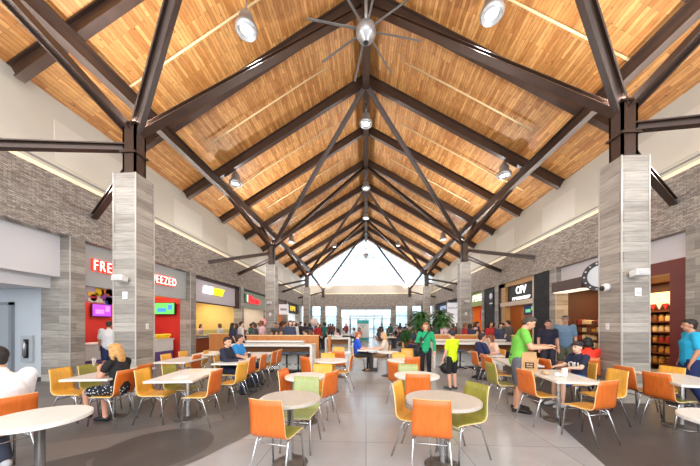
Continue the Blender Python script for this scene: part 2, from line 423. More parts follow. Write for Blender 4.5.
# ------------------------------------------------------------------ shop fronts
def sx(s, a, b): return (min(s*a, s*b), max(s*a, s*b))
def shop(s, i, back, hdr, ceil=(200,190,175), depth=11.6, hz=2.72, power=70, fl=(90,84,80), y0=None, y1=None, lampcol=(1,.92,.8), header=True):
    nm = 'left' if s < 0 else 'right'
    a = (PIL[i]+.4) if y0 is None else y0; b = (PIL[i+1] if i+1 < 6 else YE) if y1 is None else y1
    bm = mat('shop_wall_%d_%d_%d' % back, back, .6, vary=.06, scale=1.5)
    m = MB(); m.box(*sx(s, depth, depth+.1), a-.2, b+.2, 0, 3.97)
    m.box(*sx(s, WX+.5, depth), a-.2, a, 0, 3.97); m.box(*sx(s, WX+.5, depth), b, b+.2, 0, 3.97)
    struct('wall_%s_shop' % nm, m, bm)
    struct('ceiling_%s_shop' % nm, MB().box(*sx(s, 8.4, depth), a, b, 3.05, 3.12), mat('shop_ceil_%d_%d_%d' % ceil, ceil, .6))
    if header:
        struct('wall_%s_fascia' % nm, MB().box(*sx(s, 8.27, 8.39), a, b, hz, 3.97), mat('fascia_%d_%d_%d' % hdr, hdr, .5))
    l = bpy.data.lights.new('shop', 'AREA'); l.shape = 'RECTANGLE'; l.size = 1.6; l.size_y = (b-a)*.8; l.energy = power; l.color = lampcol
    o = bpy.data.objects.new('shop_light', l); COL.objects.link(o); o.location = (s*(8.4+depth)/2, (a+b)/2, 3.03)
    return a, b
def sbox(s, xa, xb, y0, y1, z0, z1): return MB().box(*sx(s, xa, xb), y0, y1, z0, z1)
L_, R_ = -1, 1
def glyphs(n, w, h, sp, seed, th=.02):
    """a row of letter-like strokes for lettering too blurred to read; local frame of wallM (x right, y up)"""
    rnd = random.Random(seed); q = MB(); x = -(n*w+(n-1)*sp)/2; t = min(w, h)*.24
    for k in range(n):
        q.box(x, x+t, -h/2, h/2, -th/2, th/2)
        kind = rnd.randrange(4)
        if kind != 1: q.box(x+w-t, x+w, -h/2 if kind != 2 else 0, h/2, -th/2, th/2)
        if kind != 3: q.box(x+t, x+w-(t if kind != 1 else 0), h/2-t, h/2, -th/2, th/2)
        q.box(x+t, x+w-(t if kind != 1 else 0), -t/2, t/2, -th/2, th/2)
        if kind in (1, 0): q.box(x+t, x+w-(t if kind == 0 else 0), -h/2, -h/2+t, -th/2, th/2)
        x += w+sp
    return q
def glyph_obj(q, name, m, parent, M):
    bmesh.ops.transform(q.bm, matrix=M, verts=q.bm.verts[:]); return q.build(name, m, parent)

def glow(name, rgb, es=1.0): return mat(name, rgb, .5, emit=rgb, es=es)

# --- left, service recess before the first pilaster
GW = mat('service_wall_paint', (196,202,208), .6, vary=.03, scale=.7); BULK = mat('bulkhead_white', (226,226,230), .55)
struct('wall_left_bulkhead', sbox(L_, 8.34, 8.9, YB, 6.95, 2.86, 3.97), BULK)
struct('wall_left_soffit', sbox(L_, 8.62, 12.4, YB, 6.95, 2.55, 2.86), BULK)
struct('wall_left_service', MB().box(-12.4, -8.55, 6.98, 7.14, 0, 3.0), GW)
struct('wall_left_service_end', MB().box(-12.5, -12.4, YB, 7.3, 0, 3.0), GW)
struct('door_7', MB().box(-10.75, -9.8, 6.92, 6.99, 0, 2.1), mat('grey_door', (168,174,180), .5))
f = MB(); f.box(-10.83, -10.75, 6.9, 6.99, 0, 2.18); f.box(-9.8, -9.72, 6.9, 6.99, 0, 2.18); f.box(-10.83, -9.72, 6.9, 6.99, 2.1, 2.18)
struct('door_7_frame', f, mat('grey_frame', (140,146,152), .5))
struct('baseboard_left', MB().box(-12.4, -8.55, 6.96, 6.985, 0, .12), DGREY)
e = empty('fire_extinguisher_cabinet', (-9.3, 6.955, .9), 0, 'narrow extinguisher cabinet with a dark slot on the pale wall at far left', 'cabinet')
q = MB(); q.box(-.17,.17,-.03,.02,-.36,.36); q.build('case', mat('cabinet_grey', (180,186,190), .4), e)
q = MB(); q.rbox(-.075,.075,-.045,-.028,-.26,.26,.008); q.build('window', BLACK, e)
q = MB(); q.lathe([(0,-.2),(.045,-.2),(.045,.1),(.02,.16),(.02,.2),(0,.2)], 12, (0,-.07,0)); q.build('extinguisher', mat('silver_cylinder', (170,172,176), .3, .7), e)

# --- left 1 : juice bar
a, b = shop(L_, 0, (196,44,32), (186,194,196), depth=10.4, power=80)
sg = empty('shop_sign', (-8.26, 9.5, 3.35), 0, 'long sign of white letters edged in red on the first left shop front', 'sign')
RED = glow('sign_red', (235,60,36), 1.1); SWH = glow('sign_white', (255,248,240), 2.0)
text_obj('backing', 'FRESHLY SQUEEZED', .46, RED, sg, wallM(-1, .03, 0, 0), .03, offset=.03, space=1.2, sx=.74)
text_obj('lettering', 'FRESHLY SQUEEZED', .46, SWH, sg, wallM(-1, .075, 0, 0), .012, offset=-.006, space=1.2, sx=.74)
cols = [((240,190,40)), ((46,60,160)), ((200,40,50)), ((150,60,160)), ((235,120,40)), ((60,150,80)), ((240,225,190)), ((190,180,200))]
mb = empty('menu_board', (-8.35, 8.2, 2.48), 0, 'menu board painted with yellow, blue and red fruit shapes at the juice bar', 'menu board')
MB().box(-.03,.0,-.8,.8,-.24,.24).build('panel', mat('mural_lilac', (190,170,190), .5), mb)
random.seed(3)
for k in range(16):
    y, z = random.uniform(-.68,.68), random.uniform(-.17,.17); q = MB(); w, h = random.uniform(.1,.24), random.uniform(.07,.15)
    if k % 3: q.lathe([(0,.012),(h,.012),(h,0)], 14, (0,y,z), Matrix.Rotation(R(90),4,'Y'))
    else: q.box(0,.012,y-w,y+w,z-h*.5,z+h*.5)
    q.build('painted_shape', mat('mural_%d' % (k % 8), cols[k % 8], .5), mb)
mb = empty('menu_board', (-9.3, 12.05, 2.72), 0, 'long red banner board above the screen at the far end of the juice bar', 'menu board')
MB().box(-.75,.75,-.03,0,-.2,.2).build('panel', glow('banner_red', (225,60,30), .25), mb)
MB().box(-.72,.72,-.034,-.03,.1,.17).build('stripe', mat('banner_orange', (240,140,40), .5), mb)
def tv(loc, w, h, facing, c1, c2, lab):
    rz = {'x+':R(90), 'y-':0, 'x-':R(-90)}[facing]
    t = empty('screen', loc, rz, lab, 'screen')
    MB().rbox(-w/2-.03, w/2+.03, 0, .05, -h/2-.03, h/2+.03, .008).build('bezel', BLACK, t)
    ds = MB().box(-w/2, w/2, -.004, 0, -h/2, h/2).build('display', glow('display_%d_%d_%d' % c1, c1, 1.2), t)
    q = MB(); q.box(-w*.35, w*.1, -.008, -.004, -h*.3, h*.05); q.box(w*.18, w*.4, -.008, -.004, -h*.1, h*.35)
    q.build('picture', glow('display_%d_%d_%d' % c2, c2, 1.2), ds)
tv((-10.3, 10.05, 2.12), .75, .45, 'x+', (150,60,190), (240,120,190), 'lit purple wall screen on the red back wall of the juice bar')
tv((-9.2, 11.9, 2.3), .95, .5, 'y-', (90,190,90), (60,130,220), 'lit green and blue screen below the red banner of the juice bar')
ct = empty('counter', (-9.1, 9.7, 0), 0, 'white counter with a purple base along the juice bar', 'counter')
MB().box(-.35,.35,-2.2,2.15,0,.42).build('base', mat('juice_purple', (112,84,148), .5), ct)
MB().box(-.35,.37,-2.2,2.15,.42,.9).build('front_panel', WHITE, ct)
MB().rbox(-.4,.42,-2.22,2.17,.9,.95,.01).build('worktop', mat('counter_white', (236,234,230), .3), ct)
YEL = mat('lemon_yellow', (238,206,40), .45)
random.seed(5)
for k in range(26):
    lay = k//13; j = k % 13
    q = MB(); q.lathe([(0,-.075),(.014,-.068),(.05,-.035),(.057,0),(.05,.035),(.014,.068),(0,.075)], 12, (0,0,0), Matrix.Rotation(R(90),4,'X') @ Matrix.Rotation(0,4,'Z'))
    o = q.build('lemon', YEL); o.location = (-8.95+.13*(j % 2) + lay*.03, 10.72+.085*j + lay*.04, 1.007+lay*.1); o.rotation_euler.z = R(90 + random.uniform(-20,20))
    tag(o, 'yellow lemon in the %s layer of the pile on the white juice counter' % ('lower','upper')[lay], 'lemon', 'lemons in the %s layer of the pile' % ('lower','upper')[lay])

# --- left 2 : sandwich bar
a, b = shop(L_, 1, (224,196,124), (212,208,218), ceil=(240,214,150), power=130, lampcol=(1,.9,.7))
DB = mat('dark_brown_frame', (70,42,40), .5)
f = MB(); f.box(-8.4,-8.2,a,b,3.82,3.97); f.box(-8.4,-8.2,b-.4,b,2.62,3.97); f.box(-8.4,-8.3,a,b,2.66,2.73); struct('trim_8', f, DB)
sg = empty('shop_sign', (-8.26, 14.15, 3.36), 0, 'slanted white and yellow sign on the pale fascia of the second left shop front', 'sign')
text_obj('white_lettering', 'SUB', .5, glow('sub_white', (255,255,255), 2), sg, wallM(-1, .03, -.4, 0), .03, shear=.25, offset=.02)
text_obj('yellow_lettering', 'WAY', .5, glow('sub_yellow', (255,226,0), 1.6), sg, wallM(-1, .03, .52, 0), .03, shear=.25, offset=.02)
for k in range(3):
    o = empty('menu_board', (-11.6, 13.4+k*1.15, 2.25), 0, 'backlit menu board on the yellow wall of the sandwich bar, %s from the camera' % ORD[k], 'menu board', 'sandwich bar menu boards')
    MB().box(0,.06,-.52,.52,-.36,.36).build('frame', DB, o); MB().box(.06,.065,-.48,-.02,-.32,.32).build('panel', glow('menu_cream', (255,232,180), 1.6), o)
    MB().box(.06,.065,.02,.48,-.32,.32).build('panel', glow('menu_cream2', (250,220,160), 1.3), o)
ct = empty('counter', (-9.0, 14.8, 0), 0, 'red-brown serving counter with slanted glass guard in the sandwich bar', 'counter')
MB().box(-.35,.35,-2.3,2.3,0,.85).build('base', mat('red_brown_laminate', (168,84,44), .45), ct)
MB().rbox(-.4,.4,-2.3,2.3,.85,.9,.01).build('worktop', mat('steel_top', (190,188,184), .3, .6), ct)
q = MB(); q.bar((.3,-2.25,1.1),(.3,2.25,1.1),.01,.4,up=(.5,0,1)); q.build('glass_guard', GL, ct)
random.seed(9)
for k in range(9):
    t = empty('food_tray', (-8.95, 12.9+.46*k, .9), 0, 'steel food tray on the sandwich counter, %s from the near end' % ORD[k], 'tray', 'trays on the sandwich counter')
    MB().box(-.2,.2,-.18,.18,0,.06).build('pan', CHROME, t)
    q = MB()
    for j in range(14): q.ball((random.uniform(-.15,.15), random.uniform(-.14,.14), .07), random.uniform(.03,.05), 6)
    q.build('filling', mat('filling_%d' % (k % 4), [(230,225,210),(90,130,50),(190,60,40),(210,170,90)][k % 4], .6), t)['kind'] = 'stuff'

# --- left 3
a, b = shop(L_, 2, (222,206,190), (160,172,156), power=90)
GRN = mat('dark_green_trim', (44,92,66), .5)
f = MB(); f.box(-8.4,-8.22,a,b,3.86,3.97); f.box(-8.4,-8.22,b-.15,b,2.66,3.97); struct('trim_9', f, GRN)
sg = empty('shop_sign', (-8.26, 19.3, 3.38), 0, 'red script sign with a green, white and red emblem on the third left shop front', 'sign')
MB().rbox(0,.05,-1.35,-.95,-.3,.3,.02).build('backing', BLACK, sg)
for k, c in enumerate(((20,140,80),(250,250,250),(220,40,40))):
    MB().box(.05,.08,-1.22+.2*k,-1.03+.2*k,-.22,.26).build('emblem_stripe', glow('emblem_%d' % k, c, .8), sg)
text_obj('lettering', 'Sbarro', .72, glow('script_red', (232,44,52), 1.2), sg, wallM(-1, .03, .35, -.03), .04, shear=.2, offset=.025)
cn = empty('counter', (-9.0, 19.9, 0), 0, 'beige serving counter under the red script sign', 'counter')
MB().box(-.35,.35,-2.3,2.3,0,.9).build('base', mat('beige_laminate', (190,160,130), .5), cn); MB().rbox(-.4,.42,-2.3,2.3,.9,.95,.01).build('worktop', WHITE, cn)

# --- left 4 and 5
a, b = shop(L_, 3, (196,120,70), (120,104,98), power=90, hz=3.45)
sg = empty('shop_sign', (-7.55, 24.6, 2.98), R(-90), 'white hanging sign panel with grey scribble beside the second left column', 'sign')
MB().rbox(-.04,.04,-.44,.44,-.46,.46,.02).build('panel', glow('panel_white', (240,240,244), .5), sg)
q = MB(); q.tube([(.05, -.32+.046*k, .14*math.sin(k*1.7)) for k in range(15)], .03, 6); q.build('scribble', mat('scribble_grey', (120,122,140), .5), sg)
MB().box(-.02,.02,-.7,-.4,.3,.34).build('bracket', DGREY, sg)
a, b = shop(L_, 4, (236,240,240), (48,50,60), power=120, hz=2.85, lampcol=(1,1,1))
sg = empty('shop_sign', (-8.26, 30.0, 3.4), 0, 'dark fascia sign with yellow letters at the far end of the left wall', 'sign')
MB().box(0,.03,-1.7,1.7,-.45,.45).build('panel', mat('sign_charcoal', (44,46,58), .5), sg)
glyph_obj(glyphs(4,.42,.5,.12,1), 'lettering', glow('sign_yellow', (246,210,50), 1.0), sg, wallM(-1, .05, .1, 0))

# --- right 1 : sweet shop
a, b = shop(R_, 0, (70,34,22), (226,224,228), ceil=(120,70,40), depth=10.6, hz=3.3, power=170, lampcol=(1,.66,.32))
RB = mat('red_brown_portal', (112,40,32), .4, vary=.1, scale=2); BR = mat('dark_brown_canopy', (84,62,58), .4)
f = MB(); f.box(8.2,8.45,a,b-1.9,2.95,3.3); f.box(8.2,8.6,a,a+.5,0,2.95); struct('trim_10', f, RB)
cp = empty('canopy', (7.98, 11.1, 3.08), 0, 'dark brown box canopy over the right shop entrance', 'canopy')
MB().rbox(-.3,.3,-.92,.66,-.2,.2,.01).build('box', BR, cp); MB().box(-.26,.26,-.88,.62,-.225,-.2).build('light_strip', glow('strip_white', (255,236,210), 1.5), cp)
ov = empty('shop_sign', (7.74, 9.42, 3.16), R(32), 'round dark-rimmed sign with pale centre beside the brown canopy', 'sign')
Mx = Matrix.Rotation(R(-90), 4, 'Y')
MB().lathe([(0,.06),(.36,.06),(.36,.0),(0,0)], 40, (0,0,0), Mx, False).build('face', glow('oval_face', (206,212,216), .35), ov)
MB().lathe([(.36,0),(.36,.09),(.5,.09),(.5,-.03),(.36,-.03)], 40, (0,0,0), Mx, False).build('rim', mat('rim_slate', (62,66,72), .4), ov)
for k in range(14):
    aa = 2*math.pi*k/14; MB().ball((-.1, .43*math.cos(aa), .43*math.sin(aa)), .03, 8).build('rim_stud', WHITE, ov)
MB().box(0,.35,-.04,.04,-.04,.04).build('bracket', DGREY, ov)
SHW = mat('shelf_wood', (110,62,34), .5)
su = empty('shelf_unit', (10.25, 9.7, 0), 0, 'dark wood shelf unit filled with amber jars along the back of the sweet shop', 'shelf')
MB().box(.24,.3,-2.1,2.1,0,2.1).build('back_panel', SHW, su)
for k in range(6): MB().box(-.2,.3,-2.1,2.1,.2+.36*k,.235+.36*k).build('shelf', SHW, su)
for y in (-2.1,-.7,.7,2.06): MB().box(-.2,.3,y,y+.04,0,2.1).build('upright', SHW, su)
jar = MB().lathe([(0,0),(.075,0),(.08,.02),(.08,.16),(.055,.19),(0,.19)], 12).build('jar', mat('amber_jar', (214,150,60), .25))
lid = MB().lathe([(0,.19),(.062,.19),(.062,.23),(0,.23)], 12).build('lid', mat('gold_lid', (224,190,110), .3, .7), jar)
jm = [mat('amber_jar', (0,0,0)), mat('ruby_jar', (170,50,36), .3), mat('cream_jar', (232,206,150), .4), mat('brown_jar', (120,66,32), .3)]
random.seed(11); first = True
for k in range(5):
    for j in range(20):
        o = jar if first else copy_tree(jar); first = False
        c = random.choice([0,0,1,2,3])
        for sl in (o.material_slots[0],): sl.link = 'OBJECT'; sl.material = jm[c]
        bay = j//7 if j < 20 else 2
        o.location = (10.2, 9.7-1.95+.205*j + (.02 if j % 7 == 0 else 0), .236+.36*k)
        tag(o, '%s jar, sweet shop shelf %s up, place %d from the near end' % (('amber','ruby red','cream','brown')[c], ('one','two','three','four','five')[k], j+1), 'jar', 'jars in the sweet shop')
bd = empty('menu_board', (10.57, 9.6, 2.52), 0, 'lit cream board above the sweet shop shelves', 'menu board')
MB().box(-.03,.03,-1.2,1.2,-.2,.2).build('panel', glow('board_cream', (255,220,150), 1.8), bd)
aw = empty('awning', (10.4, 9.6, 2.2), 0, 'red and white zigzag pelmet below the cream board', 'pelmet')
for k in range(12): MB().prism([(0,-1.2+.2*k,.1),(0,-1.0+.2*k,.1),(0,-1.1+.2*k,-.1)], (.03,0,0)).build('pennant', mat('pennant_%d' % (k % 2), ((214,44,30),(240,232,220))[k % 2], .6), aw)
tb = empty('shelf_unit', (8.9, 11.0, 0), 0, 'low display shelf of sweets just inside the entrance under the canopy', 'shelf')
MB().box(-.25,.25,-.85,.85,0,.1).build('base', SHW, tb)
for k in range(5): MB().box(-.25,.25,-.85,.85,.35+.3*k,.38+.3*k).build('shelf', SHW, tb)
for y in (-.85,.81): MB().box(-.25,.25,y,y+.04,0,1.7).build('upright', SHW, tb)
random.seed(4)
for k in range(5):
    for j in range(7):
        c = random.choice([0,1,2,3]); o = MB().rbox(-.1,.1,-.09,.09,0,random.uniform(.12,.2),.02).build('sweet_bag', jm[c]); o.location = (8.82, 11.0-.7+.23*j, .38+.3*k if k else .38)
        tag(o, '%s bag of sweets, canopy display shelf %s, %s from the near end' % (('amber','ruby red','cream','brown')[c], ('one','two','three','four','five')[k], ORD[j]), 'bag of sweets', 'bags on the low display')
ps = empty('notice', (8.7, 10.15, 1.95), 0, 'small yellow notice hanging under the canopy', 'notice')
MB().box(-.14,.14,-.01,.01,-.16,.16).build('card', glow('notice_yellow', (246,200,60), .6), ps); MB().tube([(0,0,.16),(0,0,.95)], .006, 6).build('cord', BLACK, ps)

# --- right 2 : timber front
a, b = shop(R_, 1, (150,84,34), (40,36,36), ceil=(150,100,60), hz=2.75, power=90, lampcol=(1,.7,.35))
TIM = mat('light_timber', (204,160,104), .5, vary=.12, scale=4, stretch=(1,1,8)); PLT = mat('pale_timber', (222,206,184), .5)
BS = brickmat('black_stone', (46,46,50), (30,30,34), (22,22,24), .5, .12, .004, 'wall', bump=.6, rough=.6)
struct('wall_right_stone', MB().box(8.1,8.4,a,a+1.2,0,3.97), BS)
f = MB(); f.box(8.12,8.4,a+1.2,b,3.74,3.97); f.box(8.12,8.4,b-.75,b-.3,0,3.97); struct('trim_11', f, TIM)
f = MB(); f.box(8.05,8.4,a+1.2,b-.3,2.62,2.85); f.box(8.1,8.4,a+1.2,a+1.32,0,3.8); struct('trim_12', f, PLT)
struct('trim_13', MB().box(8.12,8.4,b-.3,b,0,3.97), BLACK)
sg = empty('shop_sign', (8.26, 15.0, 3.3), 0, 'black fascia sign with white monogram in a timber frame on the right wall', 'sign')
text_obj('monogram', 'OFV', .6, glow('mono_white', (255,255,255), 1.2), sg, wallM(1, -.03, 0, .12), .02, offset=.0, space=.72)
glyph_obj(glyphs(9,.13,.17,.06,5), 'lettering', glow('mono_white', (255,255,255), 1.2), sg, wallM(1, -.03, 0, -.3))
tv((8.56, 14.8, 2.36), .95, .45, 'x-', (24,40,70), (110,200,140), 'dark wall screen with a green and blue swirl in the timber-fronted shop')
struct('wall_right_timber', MB().box(8.62,8.7,14.0,15.7,1.85,2.72), mat('orange_timber', (214,130,48), .5, vary=.1, scale=4))
cn = empty('counter', (9.0, 15.0, 0), 0, 'timber serving counter below the wall screen', 'counter')
MB().box(-.3,.3,-1.3,1.5,0,.92).build('base', TIM, cn); MB().rbox(-.35,.35,-1.32,1.52,.92,.97,.01).build('worktop', DGREY, cn)

# --- right 3 : black pillar front and green front
a, b = shop(R_, 2, (222,120,40), (164,188,110), ceil=(220,150,80), power=90, hz=2.95, lampcol=(1,.72,.4), header=False)
struct('wall_right_stone', MB().box(8.1,8.45,a,19.1,0,3.97), BS)
struct('trim_14', MB().box(8.05,8.45,19.1,19.5,0,3.97), TILE)
struct('wall_right_fascia', MB().box(8.27,8.39,19.5,b,2.95,3.97), mat('fascia_green', (168,192,116), .5))
sg = empty('shop_sign', (8.06, 18.0, 3.2), 0, 'small white emblem sign on the narrow black stone front', 'sign')
MB().box(-.03,.04,-.28,.28,-.5,.5).build('panel', BLACK, sg); q = MB(); q.lathe([(0,.01),(.2,.01),(.2,0)], 20, (-.04,0,.2), Mx); q.box(-.05,-.03,-.2,.2,-.3,-.22); q.build('emblem', glow('emblem_grey', (190,190,200), .5), sg)
sg = empty('shop_sign', (8.26, 20.7, 3.5), 0, 'white lettered sign on the pale green fascia', 'sign')
glyph_obj(glyphs(4,.34,.48,.1,7), 'lettering', glow('mono_white', (255,255,255), 1.2), sg, wallM(1, -.03, 0, .05))
fg = empty('flag', (8.3, 19.9, 2.25), R(-90), 'white flag with red bands hanging in the green-fronted shop', 'flag')
MB().box(-.45,.45,-.008,.008,-.35,.35).build('cloth', mat('flag_white', (244,240,236), .7), fg)
for x in (-.45,.22): MB().box(x,x+.23,-.012,.012,-.35,.35).build('red_band', mat('flag_red', (216,36,36), .7), fg)
MB().prism([(-.02,-.014,-.2),(.02,-.014,-.2),(.02,-.014,-.1),(.14,-.014,-.1),(.11,-.014,-.03),(.18,-.014,.05),(.09,-.014,.08),(.06,-.014,.1),(.05,-.014,.05),(0,-.014,.22),(-.05,-.014,.05),(-.06,-.014,.1),(-.09,-.014,.08),(-.18,-.014,.05),(-.11,-.014,-.03),(-.14,-.014,-.1),(-.02,-.014,-.1)], (0,.028,0)).build('leaf', mat('flag_red', (216,36,36), .7), fg)
MB().tube([(0,0,.35),(0,0,.8)], .008, 6).build('cord', BLACK, fg)
# --- right 4 and 5
a, b = shop(R_, 3, (230,232,236), (44,48,66), power=110, hz=2.8, lampcol=(1,.96,.9))
sg = empty('shop_sign', (8.26, 25.3, 3.4), 0, 'navy fascia sign with pale letters beyond the second right column', 'sign')
glyph_obj(glyphs(6,.34,.36,.12,2), 'lettering', glow('pale_blue', (170,190,220), .8), sg, wallM(1, -.03, 0, 0))
sg = empty('shop_sign', (7.5, 24.1, 3.02), R(90), 'white hanging sign panel with grey marks beside the second right column', 'sign')
MB().rbox(-.04,.04,-.44,.44,-.46,.46,.02).build('panel', glow('panel_white', (240,240,244), .5), sg)
q = MB(); q.tube([(-.05, -.4+.08*k, .1*math.sin(k*2.1)) for k in range(11)], .03, 6); q.build('marks', mat('scribble_grey', (120,122,140), .5), sg)
MB().box(-.02,.02,-.75,-.4,.3,.34).build('bracket', DGREY, sg)
a, b = shop(R_, 4, (228,234,240), (50,56,76), power=110, hz=2.8, lampcol=(1,1,1))
sg = empty('shop_sign', (8.26, 29.6, 3.4), 0, 'dark blue fascia sign at the far end of the right wall', 'sign')
glyph_obj(glyphs(5,.34,.36,.12,3), 'lettering', glow('pale_blue', (170,190,220), .8), sg, wallM(1, -.03, 0, 0))
# shop walls before the first pilaster on the right and after the last ones
struct('wall_right_side', MB().box(8.3,8.5,YB,6.95,0,3.97), mat('right_wall_pale', (206,204,206), .6))
for s, nm in ((-1,'left'),(1,'right')): struct('wall_%s_end' % nm, sbox(s, 8.3, 8.5, 32.85, 35.2, 0, 3.97), GW)

# --- devices on the columns
def device(kind, loc, rz, lab):
    t = empty(kind, loc, rz, lab, {'security_camera':'camera','strobe_light':'strobe','wall_plate':'plate','wall_speaker':'speaker'}[kind])
    if kind == 'wall_speaker':
        MB().box(-.03,.03,-.06,0,-.03,.03).build('bracket', DGREY, t); MB().rbox(-.12,.12,-.24,-.06,-.065,.065,.02, Matrix.Rotation(R(-8),4,'X')).build('body', WHITE, t); MB().box(-.095,.095,-.252,-.24,-.042,.042, Matrix.Rotation(R(-8),4,'X')).build('grille', mat('grille_pale', (200,200,200), .6), t)
    if kind == 'strobe_light':
        MB().rbox(-.06,.06,-.03,0,-.085,.085,.008).build('plate', WHITE, t); MB().rbox(-.035,.035,-.05,-.03,-.03,.02,.008).build('lens', mat('strobe_lens', (215,220,222), .1), t)
    if kind == 'security_camera':
        MB().lathe([(0,0),(.085,0),(.085,.05),(.07,.09),(0,.1)], 18, (0,0,0), Matrix.Rotation(R(90),4,'X')).build('housing', WHITE, t); MB().ball((-.01,-.1,-.02), .052, 12).build('dome', BLACK, t)
    if kind == 'wall_plate':
        MB().rbox(-.04,.04,-.012,0,-.065,.065,.004).build('plate', WHITE, t); MB().box(-.01,.01,-.016,-.012,-.02,.02).build('switch', mat('switch_grey', (200,200,198), .5), t)
yf = CY[0]-CW
for s, nm in ((-1,'left'),(1,'right')):
    x = s*CX
    device('wall_speaker', (x+(.03 if s < 0 else -.07), yf, 2.53), 0, 'white box speaker on the front of the nearest %s column' % nm)
    device('strobe_light', (x+.03, yf, 2.2), 0, 'white strobe plate below the speaker on the nearest %s column' % nm)
    device('wall_plate', (x-s*CW, CY[0]+.05, 1.52), R(90) if s < 0 else R(-90), 'small white plate on the aisle side of the nearest %s column' % nm)
device('security_camera', (CX-CW, CY[0]+.05, 2.34), R(-90), 'white dome security camera on the aisle side of the nearest right column')
for s, nm in ((-1,'left'),(1,'right')):
    device('wall_speaker', (s*CX, CY[1]-CW, 2.75), 0, 'white box speaker on the front of the second %s column' % nm)
    device('strobe_light', (s*CX, CY[1]-CW, 2.15), 0, 'white strobe plate below the speaker on the second %s column' % nm)
# ------------------------------------------------------------------ chairs
OR = mat('orange_laminate', (212,108,40), .36, vary=.12, scale=5, stretch=(6,6,1))
YE_ = mat('amber_laminate', (232,172,64), .36, vary=.1, scale=5, stretch=(6,6,1))
GR = mat('olive_laminate', (146,142,60), .36, vary=.1, scale=5, stretch=(6,6,1))
SG = mat('sage_laminate', (160,170,112), .38, vary=.08, scale=5, stretch=(6,6,1))
EDGE = mat('pale_ply_edge', (236,206,150), .5)
TYPES = {'OY': (YE_, OR, 'orange-backed amber-seat chair'), 'OG': (GR, OR, 'orange-backed olive-seat chair'), 'YY': (YE_, YE_, 'amber yellow chair'),
         'GG': (GR, GR, 'olive green chair'), 'OO': (OR, OR, 'all-orange chair'), 'SG': (SG, GR, 'pale sage green chair')}
def shell(prof, w, mats, name, parent, bow=0):
    """curved plywood sheet: prof = (y, z, width factor) up the middle, bowed across"""
    q = MB(); n = 8; th = .013; P = [Vector((0, p[0], p[1])) for p in prof]; rows_f, rows_b = [], []
    for i, p in enumerate(P):
        d = (P[min(i+1, len(P)-1)] - P[max(i-1, 0)]).normalized(); nr = Vector((0, d.z, -d.y))   # towards the sitter / up
        a, b = [], []
        for k in range(n+1):
            u = 2*k/n-1; x = u*w*prof[i][2]; bo = bow*prof[i][3]*(u*u) if len(prof[i]) > 3 else 0
            c = Vector((x, p.y+bo, p.z)); a.append(q.bm.verts.new(c + nr*th/2)); b.append(q.bm.verts.new(c - nr*th/2))
        rows_f.append(a); rows_b.append(b)
    def quad(vs, mi):
        f = q.bm.faces.new(vs); f.material_index = mi; f.smooth = mi < 2
    for i in range(len(P)-1):
        for k in range(n):
            quad((rows_f[i][k], rows_f[i][k+1], rows_f[i+1][k+1], rows_f[i+1][k]), 0)
            quad((rows_b[i][k], rows_b[i+1][k], rows_b[i+1][k+1], rows_b[i][k+1]), 1)
        for k in (0, n): quad((rows_f[i][k], rows_f[i+1][k], rows_b[i+1][k], rows_b[i][k]), 2)
    for i in (0, len(P)-1):
        for k in range(n): quad((rows_f[i][k], rows_b[i][k], rows_b[i][k+1], rows_f[i][k+1]), 2)
    return q.build(name, list(mats), parent)
def arcpts():
    c = [(-.10,.446),(-.135,.449),(-.165,.46),(-.188,.48),(-.203,.51),(-.212,.55),(-.222,.61),(-.235,.69),(-.25,.77),(-.266,.845)]
    wf = [1,1,1,1,.99,.985,.97,.95,.93,.905]; bw = [0,0,.05,.15,.3,.5,.8,1,1,1]
    return [(y, z, f, b) for (y, z), f, b in zip(c, wf, bw)]
def make_chair(ty):
    f, b, d = TYPES[ty]
    t = empty('dining_chair', (0,0,0))
    shell([(.215,.428,.94),(.19,.44,.97),(.15,.447,.99),(.05,.447,1),(-.04,.445,1),(-.10,.446,1)], .19, (f, b, EDGE), 'seat', t)
    shell(arcpts(), .19, (f, b, EDGE), 'backrest', t, bow=.022)
    for sx_ in (-1, 1):
        MB().tube([(sx_*.155,.06,.434),(sx_*.168,.15,.43),(sx_*.176,.175,.405),(sx_*.19,.215,0)], .0105, 8).build('leg', CHROME, t)
        MB().tube([(sx_*.155,.06,.434),(sx_*.165,-.08,.432),(sx_*.174,-.115,.40),(sx_*.195,-.25,0)], .0105, 8).build('leg', CHROME, t)
    q = MB(); q.tube([(-.178,.178,.37),(.178,.178,.37)], .008, 6); q.tube([(-.177,-.12,.37),(.177,-.12,.37)], .008, 6)
    for sx_ in (-1, 1): q.tube([(sx_*.178,.178,.37),(sx_*.12,.03,.425),(sx_*.177,-.12,.37)], .008, 6)
    q.build('frame', CHROME, t)
    return t
PROTO = {}
def chair(x, y, ang, ty, phrase, group=None):
    if ty not in PROTO: o = PROTO[ty] = make_chair(ty)
    else: o = copy_tree(PROTO[ty])
    o.location = (x, y, 0); o.rotation_euler = (0, 0, R(ang-90))
    if 'group' in o: del o['group']
    tag(o, TYPES[ty][2] + ' ' + phrase, 'chair', group or 'plywood dining chairs')
    return o
def chair_at(px, py, ang, ty, phrase, d=None):
    """seat where the middle of its back top, .845 m up, is seen at px, py"""
    d = d or 272*(EYE-.845)/(py-325); r = (px-350)/272*d
    a = R(ang); x, y = W(r, d)
    return chair(x+.26*math.cos(a), y+.26*math.sin(a), ang, ty, phrase)

